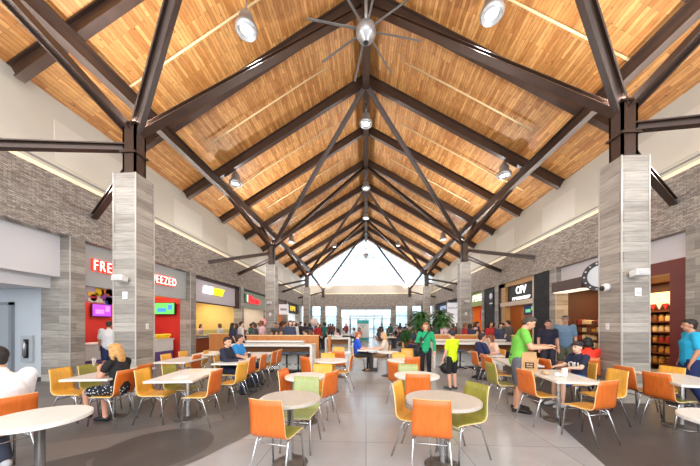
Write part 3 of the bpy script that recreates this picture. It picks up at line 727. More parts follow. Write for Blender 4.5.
# ------------------------------------------------------------------ tables
TOPW = mat('white_table_top', (228,226,220), .32, vary=.03, scale=20); TOPG = mat('speckled_grey_top', (192,183,172), .3, vary=.1, scale=40)
TEDGE = mat('table_edge', (206,203,196), .4); BASEM = mat('dull_steel_base', (120,114,108), .35, .7)
def round_table(r, d, rad, top, lab, h=.74):
    x, y = W(r, d); t = empty('round_table', (x, y, 0), 0, lab, 'table', 'round cafe tables')
    MB().lathe([(0,h),(rad-.008,h),(rad,h-.006),(rad,h-.034),(rad-.01,h-.04),(0,h-.04)], 56, smooth=False).build('tabletop', top, t)
    MB().lathe([(.036,.02),(.036,h-.05),(.11,h-.048),(.11,h-.04),(0,h-.04)], 20).build('pole', CHROME, t)
    MB().lathe([(0,0),(.19,0),(.195,.008),(.17,.022),(.06,.034),(.05,.05),(0,.05)], 36).build('base', BASEM, t)
    return t
def rect_table(r, d, w_, l_, ang, lab, top=TOPW, h=.74, dark=False):
    """ang: world direction of the long side"""
    x, y = W(r, d); t = empty('rectangular_table', (x, y, 0), R(ang-90), lab, 'table', 'rectangular cafe tables')
    MB().rbox(-w_/2, w_/2, -l_/2, l_/2, h-.035, h, .005, seg=1).build('tabletop', top, t)
    MB().box(-w_/2+.08, w_/2-.08, -l_/2+.12, l_/2-.12, h-.05, h-.035).build('support_frame', BASEM, t)
    MB().lathe([(.034,.02),(.034,h-.05)], 20).build('pole', BLACK if dark else CHROME, t)
    MB().lathe([(0,0),(.2,0),(.205,.008),(.18,.022),(.06,.034),(.05,.05),(0,.05)], 36).build('base', BLACK if dark else BASEM, t)
    return t

round_table(-2.76, 2.42, .35, TOPW, 'white round table at the left edge, nearest the camera')
round_table(-.67, 3.05, .335, TOPG, 'speckled grey round table nearest the camera, left of the aisle')
round_table(1.02, 3.0, .40, TOPG, 'larger speckled grey round table nearest the camera, right of the aisle')
round_table(-.71, 4.36, .33, TOPW, 'white round table behind the near grey one, left of the aisle')
round_table(-.45, 6.35, .40, TOPW, 'white round table third from the camera, left of the aisle')
round_table(-.3, 8.1, .33, TOPW, 'small white round table farthest along, left of the aisle')
round_table(1.09, 4.45, .36, TOPW, 'white round table behind the larger grey one, right of the aisle')
round_table(1.2, 6.35, .33, TOPW, 'white round table third from the camera, right of the aisle')
round_table(1.15, 8.3, .33, TOPW, 'small white round table farthest along, right of the aisle')
round_table(3.33, 2.33, .35, TOPW, 'pale round table cut by the right edge, nearest the camera')
rect_table(-4.02, 4.62, .68, 1.15, 98, 'white rectangular table in front of the blonde woman in black')
rect_table(-2.68, 4.5, .68, 1.15, 98, 'white rectangular table with papers, second row from the left wall')
rect_table(-3.95, 6.45, .68, 1.1, 96, 'white rectangular table between the near left column and the juice counter')
rect_table(-4.05, 8.0, .68, 1.0, 96, 'white rectangular table before the orange divider, far left')
rect_table(-2.6, 6.3, .66, 1.2, 95, 'white rectangular table where the two boys sit')
rect_table(-2.55, 7.55, .66, 1.2, 95, 'white rectangular table beyond the two boys, near the left counter')
rect_table(3.38, 4.42, .62, 1.15, 83, 'white rectangular table with the brown paper bag')
rect_table(5.02, 4.12, .66, 1.18, 72, 'white rectangular table beside the near right column')
rect_table(3.68, 6.05, .62, 1.2, 82, 'white rectangular table behind the man in green')
rect_table(3.85, 7.75, .62, 1.2, 84, 'white rectangular table where the woman in peach sits')
rect_table(.6, 9.3, .7, 1.15, 92, 'white table with black legs where a couple faces each other', dark=True)

# chairs: px, py of back top, facing, finish
CH = [(264,400,78,'OG','at the front of the near grey round table, left aisle'),
(307,376.5,-95,'SG','behind the near grey round table, left aisle'),
(282,369,-10,'OO','edge-on at left of the second round table, left aisle'),
(333,371.5,150,'OG','at right of the second round table, left aisle'),
(323,364,-95,'OY','behind the second round table, left aisle'),
(304,357,50,'OO','at left of the third round table, left aisle'),
(353,355,172,'OY','at right of the third round table, left aisle'),
(328,353,-90,'YY','behind the third round table, left aisle'),
(338,351.3,90,'OY','in front of the farthest small round table, left aisle'),
(339,347,-90,'YY','behind the farthest small round table, left aisle'),
(432,400,80,'OG','at the front of the larger grey round table, right aisle'),
(396,381.5,-25,'YY','at left of the larger grey round table, right aisle'),
(478,383,205,'GG','at right of the larger grey round table, right aisle'),
(418,374,85,'OY','between the two nearest round tables, right aisle'),
(408,364,-95,'SG','behind the second round table, right aisle'),
(413,357,100,'OO','in front of the third round table, right aisle'),
(399,352.5,-90,'YY','behind the third round table, right aisle'),
(393,362,40,'OY','at left of the third round table, right aisle'),
(407,348.5,-90,'YY','behind the farthest small round table, right aisle'),
(59,368,5,'YY','at the near left side of the table by the woman in black'),
(87,364.4,0,'GG','at the far left side of the table by the woman in black'),
(128,369.5,180,'OY','under the blonde woman in black'),
(146,364,180,'OY','behind the one the woman in black sits on'),
(141,368.7,5,'YY','at the near left side of the table with papers'),
(168,365,0,'GG','at the far left side of the table with papers'),
(218,369.7,180,'OY','at the near right side of the table with papers'),
(165,354,0,'YY','at the left of the table behind the near left column'),
(198,354.5,180,'OO','at the right of the table behind the near left column'),
(182,351,0,'OY','at the left of the far left table before the orange divider'),
(207,350,190,'YY','behind the far left table before the orange divider'),
(217,356,0,'YY','under the boy in the dark jacket'),
(230,352.5,0,'OY','under the boy in the blue T-shirt'),
(244,362,172,'YY','at the near right corner of the table where the boys sit'),
(254,356.5,178,'OY','first in the row facing the two boys'),
(265,354,178,'OY','second in the row facing the two boys'),
(275.5,351,178,'OY','third in the row facing the two boys'),
(281,349.3,178,'OY','last in the row, nearest the left counter'),
(523,369.5,10,'OY','in front of the man in green, pulled up to the bag table'),
(611,380.7,108,'OY','at the near end of the bag table'),
(619,369.5,182,'YY','at the near right side of the bag table'),
(590,362,185,'OY','under the boy in the cap'),
(543,358.5,5,'OO','behind the brown paper bag, far end of the table'),
(622,366,5,'OY','at the far left side of the table by the right column'),
(655,372.5,12,'OG','at the near left side of the table by the right column'),
(673,366.5,190,'YY','at the far right side of the table by the right column'),
(489,362.5,5,'GG','at the near left side of the table behind the man in green'),
(487,356.5,5,'OY','at the far left side of the table behind the man in green'),
(483,354,5,'OY','first at left of the table of the woman in peach'),
(473,351,5,'OY','under the man in the navy shirt, right side'),
(503,349.5,185,'YY','under the woman in peach'),
(533,357.5,190,'YY','at the right of the table behind the man in green'),
(351,345.8,5,'YY','under the man in blue at the couple table'),
(391,345.8,180,'OY','under the woman in cream at the couple table')]
for c in CH: chair_at(*c)
x, y = W(-3.32, 2.76); chair(x-.26*math.cos(R(13)), y+.0, 167, 'OO', 'under the man in the white shirt at the left edge')

# ------------------------------------------------------------------ long counters, stools, dividers
WOODC = mat('oak_panel', (196,128,66), .5, vary=.14, scale=4, stretch=(8,8,1)); BRWN = mat('walnut_panel', (150,98,54), .5, vary=.12, scale=4, stretch=(1,8,8))
def counter(r0, r1, d, lab, waterfall):
    x, y = W((r0+r1)/2, d); L = r1-r0
    t = empty('communal_counter', (x, y, 0), 0, lab, 'counter')
    MB().rbox(-L/2, L/2, -.35, .3, .85, .92, .006, seg=1).build('worktop', TOPW, t)
    for e in waterfall: MB().rbox(e*(L/2-.03)-.04, e*(L/2-.03)+.04, -.35, .3, 0, .85, .006, seg=1).build('end_panel', TOPW, t)
    MB().box(-L/2+.1, L/2-.1, .1, .2, .58, .85).build('apron', BRWN, t)
    MB().rbox(-L/2+.25, L/2-.45, .32, .62, .95, 1.0, .006, seg=1).build('raised_shelf', TOPW, t)
    MB().box(-L/2+.25, L/2-.45, .42, .54, 0, .95).build('shelf_support', TOPW, t)
    return t
counter(-3.95, -1.2, 9.15, 'long white communal counter with stools, left of the aisle', (1,))
counter(3.0, 6.3, 9.95, 'long white communal counter with wood underside, right of the aisle', (-1,))
def divider(r0, r1, d, h, lab, rz=0):
    x, y = W((r0+r1)/2, d); t = empty('divider', (x, y, 0), rz, lab, 'divider', 'orange wood dividers')
    MB().box(-(r1-r0)/2, (r1-r0)/2, -.05, .05, 0, h).build('panel', WOODC, t); MB().rbox(-(r1-r0)/2-.02, (r1-r0)/2+.02, -.07, .07, h, h+.03, .005, seg=1).build('cap', EDGE, t)
divider(-3.85, -1.15, 10.1, 1.15, 'orange wood divider behind the left counter')
divider(-6.2, -5.2, 12.0, 1.15, 'square orange wood divider in front of the sandwich bar')
divider(3.4, 5.2, 10.9, 1.14, 'orange wood divider behind the right counter')
divider(6.2, 6.75, 10.4, 1.13, 'short orange wood divider at the far end of the right counter')
divider(-.95, -.75, 11.3, 1.1, 'narrow upright wood divider at the end of the left counter zone', R(90))
counter(-1.2, 0.0, 13.6, 'short white counter farther down, left of the aisle', (-1,1))
SEATB = mat('stool_blue_grey', (84,100,116), .5)
stool = None
def bar_stool(r, d, lab):
    global stool
    x, y = W(r, d)
    if stool is None:
        t = stool = empty('bar_stool', (0,0,0))
        MB().lathe([(0,.66),(.15,.66),(.17,.645),(.17,.615),(.15,.6),(0,.6)], 24).build('seat', SEATB, t)
        MB().lathe([(.03,.05),(.026,.6)], 14).build('pole', BLACK, t)
        q = MB()
        for k in range(4):
            a = math.pi/4+math.pi/2*k; q.bar((0,0,.045),(.24*math.cos(a),.24*math.sin(a),.015),.05,.03)
        q.build('star_base', BLACK, t)
        MB().lathe([(.13,.25),(.14,.26),(.15,.25),(.14,.24),(.13,.25)], 20).build('foot_ring', CHROME, t)
    else: t = copy_tree(stool)
    t.location = (x, y, 0); tag(t, lab, 'stool', 'bar stools')
for k, r in enumerate((-2.95,-2.5,-2.08,-1.7,-1.38)): bar_stool(r, 8.95, 'dark pedestal stool at the left counter, %s from its left end' % ORD[k])
for k, r in enumerate((3.4,3.95,4.5)): bar_stool(r, 9.75, 'dark pedestal stool at the right counter, %s from its aisle end' % ORD[k])

# ------------------------------------------------------------------ things on tables
def on(r, d, z=.74): x, y = W(r, d); return (x, y, z)
PAPERW = mat('paper_white', (240,240,238), .7); KRAFT = mat('kraft_paper', (190,150,106), .8, vary=.1, scale=14, bump=.15)
def tagd(o, lab, cat, loc, rz=0): o.location = loc; o.rotation_euler.z = rz; return tag(o, lab, cat)
bag = empty('paper_bag', on(3.1, 4.72), R(-20), 'brown paper takeaway bag with a black logo, on the bag table', 'bag')
q = MB()
for z0, z1, w0, w1, d0, d1 in ((0,.2,.12,.115,.075,.07),(.2,.3,.115,.105,.07,.045),(.3,.345,.105,.112,.045,.02)):
    vs = [(-w0,-d0,z0),(w0,-d0,z0),(w0,d0,z0),(-w0,d0,z0),(-w1,-d1,z1),(w1,-d1,z1),(w1,d1,z1),(-w1,d1,z1)]
    q._add(vs, [(0,1,5,4),(1,2,6,5),(2,3,7,6),(3,0,4,7)] + ([(3,2,1,0)] if z0 == 0 else []))
bb = q.build('body', KRAFT, bag)
lg = MB().rbox(-.065,.065,-.079,-.074,.07,.17,.002).build('logo', BLACK, bag); q = MB()
q.box(-.045,-.005,-.0815,-.079,.125,.15); q.box(.005,.045,-.0815,-.079,.125,.15); q.box(-.045,.045,-.0815,-.079,.088,.108); q.build('logo_marks', KRAFT, lg)
random.seed(2)
def crumple(r, d, s, m, lab, name='food_wrapper'):
    q = MB(); q.ball((0,0,.4*s), (s, s*.75, s*.42), 10)
    for v in q.bm.verts: v.co += Vector((random.uniform(-1,1), random.uniform(-1,1), random.uniform(-.6,.6)))*s*.14; v.co.z = max(0, v.co.z)
    for f in q.bm.faces: f.smooth = False
    return tagd(q.build(name, m), lab, 'wrapper', on(r, d), random.uniform(0,3))
crumple(3.2, 4.45, .085, mat('tan_wrapper', (206,176,140), .7), 'crumpled tan food wrapper beside the brown paper bag')
crumple(3.28, 4.28, .07, PAPERW, 'crumpled white food wrapper next to the white cup')
def cup(r, d, lab, m=PAPERW, lidc=WHITE, z=.74):
    t = empty('paper_cup', on(r, d, z), 0, lab, 'cup'); MB().lathe([(0,0),(.028,0),(.04,.115),(.042,.12),(0,.12)], 18).build('cup_body', m, t)
    MB().lathe([(.044,.115),(.044,.128),(.036,.135),(0,.135)], 18).build('lid', lidc, t)
cup(3.33, 4.22, 'tall white paper cup on the bag table')
cup(-2.5, 6.75, 'white cup with dark sleeve on the table where the boys sit', mat('cup_brown', (80,60,50), .6))
cup(3.35, 5.0, 'teal paper cup beyond the brown paper bag', mat('cup_teal', (60,190,200), .6))
tagd(MB().rbox(-.17,.17,-.1,.1,0,.018,.006).build('tablet_case', BLACK), 'black tablet case lying on the table of the woman in black', 'tablet case', on(-3.92, 4.52), R(75))
tagd(MB().box(-.1,.1,-.14,.14,0,.003).build('paper_sheet', PAPERW), 'white paper sheet near the front of the papers table', 'paper', on(-2.62, 4.25), R(20))
tagd(MB().box(-.11,.11,-.15,.15,0,.003).build('paper_sheet', mat('paper_cream', (236,222,196), .7)), 'cream paper sheet at the far end of the papers table', 'paper', on(-2.72, 4.82), R(5))
tagd(MB().box(-.2,.2,-.14,.14,0,.02).build('tray', mat('tray_grey', (150,146,140), .5)), 'grey food tray in front of the boy in the dark jacket', 'tray', on(-2.65, 6.25), R(4))
tagd(MB().rbox(-.06,.06,-.05,.05,0,.16,.01).build('drink_carton', mat('carton_blue', (60,150,214), .5)), 'blue drink carton on the table of the woman in peach', 'carton', on(3.72, 7.75))
tagd(MB().box(-.2,.2,-.14,.14,0,.02).build('tray', mat('tray_blue', (90,130,180), .5)), 'blue food tray in front of the woman in peach', 'tray', on(3.95, 7.6))
q = MB(); q.ball((0,0,.17), (.2,.13,.18), 12)
for v in q.bm.verts: v.co.z = max(v.co.z, 0)
bp = tagd(q.build('backpack', BLACK), 'black backpack on the floor behind the boy in yellow', 'backpack', on(3.08, 8.7, 0))
MB().tube([(-.08,-.02,.33),(-.03,-.02,.4),(.03,-.02,.4),(.08,-.02,.33)], .012, 6).build('handle', DGREY, bp)

# banner stand, globes, plants
bn = empty('banner_stand', (*W(1.22, 25.5), 0), 0, 'tall white banner with teal top and bottom in front of the entrance doors', 'banner')
TEAL = mat('banner_teal', (40,176,180), .5)
MB().box(-.55,.55,-.015,.015,.05,2.0).build('panel', mat('banner_white', (236,242,242), .5), bn)
MB().box(-.55,.55,-.02,.02,1.68,2.0).build('top_band', TEAL, bn); MB().box(-.55,.55,-.02,.02,.1,.36).build('bottom_band', TEAL, bn)
MB().box(-.58,.58,-.14,.14,0,.06).build('foot', BASEM, bn); q = MB(); q.box(-.3,.3,-.018,-.015,1.5,1.55); q.prism([(-.09,-.018,1.42),(.09,-.018,1.42),(0,-.018,1.2)], (0,.003,0)); q.build('print', mat('print_grey', (150,186,190), .6), bn)
def globe(r, d, z, rad, rgb, lab):
    t = empty('globe', (*W(r, d), 0), 0, lab, 'globe')
    MB().ball((0,0,z), rad, 20).build('ball', mat('globe_%d_%d_%d' % rgb, rgb, .5), t); MB().tube([(0,0,0),(0,0,z-rad+.02)], .012, 6).build('stick', WHITE, t)
globe(-4.8, 15, 1.68, .22, (240,176,172), 'round pink globe on a stick behind the left counter')
globe(-2.65, 20, 1.75, .3, (240,222,216), 'round pale pink globe on a stick before the left entrance windows')
LEAF = mat('palm_green', (62,104,52), .5, vary=.25, scale=8); LEAF2 = mat('plant_green', (44,86,44), .5, vary=.25, scale=8)
def plant(r, d, h, spread, n, m, lab, seed):
    rnd = random.Random(seed); t = empty('potted_plant', (*W(r, d), 0), 0, lab, 'plant')
    MB().lathe([(0,0),(.18,0),(.24,.5),(.25,.52),(.22,.52),(.21,.46),(0,.46)], 20).build('pot', mat('pot_charcoal', (70,68,68), .6), t)
    q = MB(); q.tube([(0,0,.45),(.03,.02,h*.45),(.0,.0,h*.7)], [.045,.035,.025], 8); q.tube([(.02,.0,h*.4),(-.12,.05,h*.72)], [.03,.02], 7); q.build('stem', mat('stem_brown', (96,78,56), .8), t)
    q = MB()
    for k in range(n):
        a = rnd.uniform(0, 6.28); b = Vector((rnd.uniform(-.1,.1), rnd.uniform(-.1,.1), h*rnd.uniform(.62,.9))); L = spread*rnd.uniform(.6,1.1); up = rnd.uniform(.15,.9)
        dirv = Vector((math.cos(a), math.sin(a), 0)); sd = Vector((-math.sin(a), math.cos(a), 0)); pr = None
        for j in range(5):
            u = j/4; c = b + dirv*L*u + Vector((0,0,L*(up*u - .75*u*u*1.1))); wd = .045*math.sin(math.pi*min(1, .12+u*.88))+.004
            cur = (q.bm.verts.new(c-sd*wd), q.bm.verts.new(c+sd*wd+Vector((0,0,.01))))
            if pr: q.bm.faces.new((pr[0], pr[1], cur[1], cur[0]))
            pr = cur
    q.build('foliage', m, t, fix=False)
plant(2.98, 11.6, 2.3, .52, 260, LEAF, 'leafy palm rising behind the woman in the teal jacket', 1)
plant(3.95, 11.8, 2.3, .52, 260, LEAF, 'leafy palm just right of the one behind the woman in teal', 2)
plant(2.3, 11.2, 1.45, .3, 160, LEAF2, 'low dark green potted plant left of the tall palms', 3)
# ------------------------------------------------------------------ people
class Blob:
    """closed lofts and balls that a voxel remesh fuses into one continuous surface"""
    def __init__(s): s.m = MB(); s.k = 0
    def loft(s, pts, rad, side=(1,0,0), n=14):
        pts = [Vector(p) for p in pts]; side = Vector(side).normalized(); q = s.m; rings = []
        rad = [(r, r) if not isinstance(r, tuple) else r for r in rad]
        N = len(pts); st = []
        d0 = (pts[1]-pts[0]).normalized(); d1 = (pts[-1]-pts[-2]).normalized()
        for f in (.35, .75): st.append((pts[0]-d0*min(rad[0])*math.sqrt(1-f*f)*.9, (rad[0][0]*f, rad[0][1]*f), d0))
        for i in range(N): st.append((pts[i], rad[i], (pts[min(i+1, N-1)]-pts[max(i-1, 0)]).normalized()))
        for f in (.75, .35): st.append((pts[-1]+d1*min(rad[-1])*math.sqrt(1-f*f)*.9, (rad[-1][0]*f, rad[-1][1]*f), d1))
        for p, (a, b), d in st:
            x = side - d*side.dot(d)
            if x.length < 1e-3: x = Vector((0,1,0)) - d*d.y
            x.normalize(); y = d.cross(x)
            rings.append([q.bm.verts.new(p + x*a*math.cos(t) + y*b*math.sin(t)) for t in [2*math.pi*k/n for k in range(n)]])
        for A, B in zip(rings, rings[1:]):
            for k in range(n): q.bm.faces.new((A[k], A[(k+1)%n], B[(k+1)%n], B[k]))
        q.bm.faces.new(rings[0][::-1]); q.bm.faces.new(rings[-1])
        return s
    def ball(s, c, r, M=None):
        t = bmesh.new(); bmesh.ops.create_icosphere(t, subdivisions=3, radius=1)
        rr = r if isinstance(r, (tuple, list)) else (r, r, r)
        X = (M or Matrix()) @ Matrix.Translation(c) @ Matrix.Diagonal((*rr, 1))
        s.m.merge(t, X); return s
    def build(s, name, mats, vox, parent=None, smooth=3, deci=None):
        bmesh.ops.recalc_face_normals(s.m.bm, faces=s.m.bm.faces[:])
        o = s.m.build('tmp_blob', mats, fix=False)
        r = o.modifiers.new('r', 'REMESH'); r.mode = 'VOXEL'; r.voxel_size = vox; r.use_smooth_shade = True
        sm = o.modifiers.new('s', 'SMOOTH'); sm.factor = .5; sm.iterations = smooth
        if deci: dm = o.modifiers.new('d', 'DECIMATE'); dm.ratio = deci
        bpy.context.view_layer.update()
        me = bpy.data.meshes.new_from_object(o.evaluated_get(bpy.context.evaluated_depsgraph_get()))
        old = o.data; bpy.data.objects.remove(o); bpy.data.meshes.remove(old)
        me.name = name; me.materials.clear()
        for m in mats: me.materials.append(m)
        me.polygons.foreach_set('use_smooth', [True]*len(me.polygons))
        ob = bpy.data.objects.new(name, me); COL.objects.link(ob)
        if parent: ob.parent = parent
        return ob
STAND = dict(P=(0,0,.95), C=(0,.0,1.26), N=(0,-.015,1.45), H=(0,.02,1.60), S=(.175,-.01,1.40), E=(.225,-.03,1.12), Wr=(.235,.07,.89), Hp=(.09,0,.92), K=(.10,.02,.50), A=(.10,-.02,.085), T=(.125,.17,.03))
SIT = dict(P=(0,-.04,.575), C=(0,-.055,.88), N=(0,-.05,1.07), H=(0,-.01,1.22), S=(.175,-.05,1.02), E=(.225,.06,.78), Wr=(.13,.29,.77), Hp=(.09,-.03,.56), K=(.11,.40,.535), A=(.12,.42,.085), T=(.13,.6,.03))
def skinmat(rgb): return mat('skin_%d_%d_%d' % rgb, rgb, .5)
def cloth(rgb): return mat('cloth_%d_%d_%d' % rgb, rgb, .8, vary=.08, scale=12)
EYEM = mat('eye_dark', (40,30,26), .3); LIPM = mat('lip', (170,96,84), .5)
def person(label, x, y, ang, h=1.72, pose='stand', shirt=(200,200,200), sleeve=.5, pants=(40,44,60), leg=1.0, shoes=(40,40,42), skin=(222,176,148), hair=(60,42,30),
           style='short', cap=(30,32,50), girth=1.0, J=None, yaw=0, pitch=0, vox=.011, group=None, fine=True, z0=0, pmat=None, smat=None, hips=True):
    s = h/1.72
    base = dict(STAND if pose == 'stand' else SIT); j = {}
    for k, v in base.items():
        if k in 'PCNH': j[k] = Vector(v)
        else: j[k+'r'] = Vector(v); j[k+'l'] = Vector((-v[0], v[1], v[2]))
    for k, v in (J or {}).items(): j[k] = Vector(v)
    j = {k: v*s for k, v in j.items()}
    if pose == 'sit': # keep the seat on the chair whatever the stature
        dz = Vector((0, 0, .565-j['P'].z))
        for k in list(j):
            if k[0] in 'PCNHSEW' : j[k] = j[k]+dz
    g = girth*s
    side = (j['Sr']-j['Sl']).normalized()
    HM = Matrix.Translation(j['H']) @ Matrix.Rotation(R(yaw), 4, 'Z') @ Matrix.Rotation(R(pitch), 4, 'X') @ Matrix.Scale(s**.4, 4)
    mid = j['P'].lerp(j['C'], .5)
    b = Blob()
    # head
    b.ball((0,0,.015), (.074,.092,.098), HM); b.ball((0,.022,-.045), (.056,.066,.07), HM); b.ball((0,.052,-.088), (.028,.026,.022), HM)
    b.ball((0,.094,-.018), (.0125,.016,.022), HM); b.ball((0,.1,-.03), (.016,.014,.011), HM)
    for q in (-1, 1): b.ball((q*.075,-.005,-.015), (.012,.022,.032), HM)
    b.loft([j['N']-(j['N']-j['C'])*.15, HM @ Vector((0,-.015,-.06))], [.056*s*max(1,girth**.5), .05*s], side)
    b.loft([j['P'], mid, j['C'], j['N']-Vector((0,0,.05*s)), j['N']], [(.15*g,.10*g), (.132*g,.095*g), (.16*g,.112*g), (.12*s,.07*s), (.06*s,.055*s)], side)
    for q in 'rl':
        S_, E_, W_ = j['S'+q], j['E'+q], j['Wr'+q]; A_, K_, Hq, T_ = j['A'+q], j['K'+q], j['Hp'+q], j['T'+q]
        b.loft([S_, E_], [.052*g, .04*g], side); b.loft([E_, W_], [.04*g, .028*s], side)
        f = (W_-E_).normalized(); sd = f.cross(Vector((0,0,1)));
        if sd.length < .2: sd = Vector((0,1,0))
        sd.normalize(); nr = sd.cross(f)
        if nr.z > 0: nr = -nr
        hs = .92*s
        b.loft([W_, W_+f*.05*hs, W_+f*.095*hs], [(.026*hs,.02*hs),(.04*hs,.018*hs),(.038*hs,.015*hs)], sd)
        for k, (o_, L) in enumerate(((-.029,.068),(-.01,.078),(.01,.072),(.029,.056))):
            p0 = W_+f*.085*hs+sd*o_*hs; p1 = p0+(f*.6+sd*o_*.6+nr*.12).normalized()*L*.55*hs; p2 = p1+(f*.6+nr*.55).normalized()*L*.55*hs
            b.loft([p0, p1, p2], [.0095*hs, .009*hs, .008*hs], sd, 8)
        inn = -1 if sd.dot(side)*(1 if q == 'r' else -1) > 0 else 1
        p0 = W_+f*.03*hs+sd*.03*hs*inn; b.loft([p0, p0+(f*.7+sd*inn*.7).normalized()*.035*hs, p0+(f+sd*inn*.45+nr*.3).normalized()*.065*hs], [.013*hs,.0105*hs,.009*hs], sd, 8)
        b.loft([Hq, K_], [.08*g, .054*g], side); b.loft([K_, K_.lerp(A_, .35), A_], [.053*g, .052*g, .036*s], side)
        b.loft([A_+Vector((0,0,-.03*s))-(T_-A_).normalized()*.03*s, T_], [(.038*s,.04*s),(.04*s,.024*s)], (T_-A_).cross(Vector((0,0,1))))
    body = b.build('person', [skinmat(skin), EYEM, LIPM], vox*s, None, 3 if fine else 2, .5 if fine else None)
    if fine:
        HI = HM.inverted()
        for p in body.data.polygons:
            c = HI @ p.center
            if c.y > .06:
                for q in (-1, 1):
                    if (c.x-q*.031)**2/.012**2 + (c.z+.004)**2/.0065**2 < 1: p.material_index = 1
                    if (c.x-q*.031)**2/.018**2 + (c.z-.02)**2/.004**2 < 1: p.material_index = 1
                if (c.x/.025)**2 + ((c.z+.066)/.007)**2 < 1: p.material_index = 2
    # shirt
    e = .014*s; b = Blob(); hem = j['P'] - (j['C']-j['P']).normalized()*(.06*s if pose == 'stand' else .0)
    b.loft([hem, j['P'], mid, j['C'], j['N']-Vector((0,0,.055*s)), j['N']-Vector((0,0,.01*s))], [(.158*g+e,.11*g+e), (.155*g+e,.108*g+e), (.145*g+e,.105*g+e), (.165*g+e,.118*g+e), (.13*s+e,.08*s+e), (.07*s,.066*s)], side)
    for q in 'rl':
        S_, E_, W_ = j['S'+q], j['E'+q], j['Wr'+q]
        b.ball(S_, .06*g+e*.6)
        if sleeve > 0:
            u = min(1, sleeve/.5); b.loft([S_, S_.lerp(E_, u)], [.055*g+e, .046*g+e], side)
            if sleeve > .5: u = (sleeve-.5)/.5; b.loft([E_, E_.lerp(W_, u)], [.044*g+e, .038*s+e*.6], side)
    sh = b.build('shirt', [smat or cloth(shirt)], vox*1.15*s, body, 3, .5 if fine else None)
    # trousers, shorts or skirt
    b = Blob(); e = .016*s
    b.loft([j['P']+Vector((0,0,.06*s)), j['P'], j['Hpr'].lerp(j['Hpl'], .5)-Vector((0,0,.03*s))], [(.142*g+e,.1*g+e), (.152*g+e,.106*g+e), (.14*g+e,.1*g+e)], side)
    for q in 'rl':
        K_, Hq, A_ = j['K'+q], j['Hp'+q], j['A'+q]
        if leg < .5: b.loft([Hq, Hq.lerp(K_, leg*2)], [.085*g+e, .066*g+e*1.4], side)
        else:
            b.loft([Hq, K_], [.085*g+e, .058*g+e], side); u = (leg-.5)*2*.97; b.loft([K_, K_.lerp(A_, u)], [.058*g+e, .045*s+e], side)
    b.build('trousers' if leg > .6 else 'shorts', [pmat or cloth(pants)], vox*1.15*s, body, 3, .5 if fine else None)
    # shoes
    for q in 'rl':
        b = Blob(); A_, T_ = j['A'+q], j['T'+q]; f = (T_-A_); f.z = 0; f.normalize(); gz = T_.z-.03*s
        b.loft([Vector((A_.x, A_.y, gz+.045*s))-f*.05*s, Vector((A_.x, A_.y, gz+.055*s))+f*.04*s, Vector((T_.x, T_.y, gz+.035*s))], [(.04*s,.045*s),(.046*s,.052*s),(.046*s,.034*s)], f.cross(Vector((0,0,1))))
        so_ = b.build('shoe', [mat('shoe_%d_%d_%d' % shoes, shoes, .5)], vox*s, body, 2, .5 if fine else None)
        for v in so_.data.vertices: v.co.z = max(v.co.z, .0)
    for v in body.data.vertices: v.co.z = max(v.co.z, .006)
    # hair / cap
    hm = mat('hair_%d_%d_%d' % hair, hair, .6, vary=.25, scale=30)
    if style != 'bald':
        b = Blob(); b.ball((0,-.02,.035), (.083,.092,.092), HM); b.ball((0,.02,.075), (.07,.072,.045), HM)
        if style == 'short': b.ball((0,-.05,-.02), (.066,.055,.06), HM)
        if style in ('long', 'bob'):
            b.ball((0,-.055,-.04), (.082,.06,.09), HM)
            for q in (-1, 1): b.loft([HM @ Vector((q*.074,-.0,.03)), HM @ Vector((q*.084,.0,-.06)), HM @ Vector((q*.08,-.025,-.14 if style == 'long' else -.09))], [.025*s,.03*s,.022*s], side)
            if style == 'long': b.loft([HM @ Vector((0,-.075,0)), HM @ Vector((0,-.095,-.1)), HM @ Vector((0,-.095,-.2))], [(.075*s,.03*s),(.085*s,.04*s),(.06*s,.025*s)], side)
        if style == 'tail': b.loft([HM @ Vector((0,-.1,.04)), HM @ Vector((0,-.15,-.01)), HM @ Vector((0,-.14,-.12))], [.022*s,.03*s,.014*s], side)
        b.build('hair', [hm], vox*1.1*s, body, 2, .5 if fine else None)
    if style == 'cap':
        b = Blob(); b.ball((0,-.012,.055), (.086,.1,.075), HM)
        b.loft([HM @ Vector((0,.07,.055)), HM @ Vector((0,.13,.045)), HM @ Vector((0,.155,.036))], [(.07*s,.01*s),(.062*s,.008*s),(.04*s,.007*s)], side)
        b.build('cap', [cloth(cap)], vox*s, body, 2)
    body.location = (x, y, z0); body.rotation_euler.z = R(ang-90)
    body['joints'] = 0; del body['joints']
    return tag(body, label, 'person', group)
def PW(r, d): return W(r, d)
FLORAL = mat('black_white_print', (150,150,150), .8)
_nt = FLORAL.node_tree; _v = _nt.nodes.new('ShaderNodeTexVoronoi'); _v.inputs['Scale'].default_value = 28; _r = _nt.nodes.new('ShaderNodeValToRGB'); _tc = _nt.nodes.new('ShaderNodeTexCoord')
_r.color_ramp.interpolation = 'CONSTANT'; _r.color_ramp.elements[0].color = (.7,.72,.72,1); _r.color_ramp.elements[1].position = .3; _r.color_ramp.elements[1].color = (.012,.012,.018,1)
_nt.links.new(_tc.outputs['Object'], _v.inputs['Vector']); _nt.links.new(_v.outputs['Distance'], _r.inputs['Fac']); _nt.links.new(_r.outputs['Color'], _nt.nodes['Principled BSDF'].inputs['Base Color'])

def seat_of(label_part):
    for o in COL.objects:
        if o.get('category') == 'chair' and label_part in o['label']: return o
def sit_on(part, fwd=.0):
    o = seat_of(part); a = o.rotation_euler.z + math.pi/2
    return o.location.x + fwd*math.cos(a), o.location.y + fwd*math.sin(a), math.degrees(a)

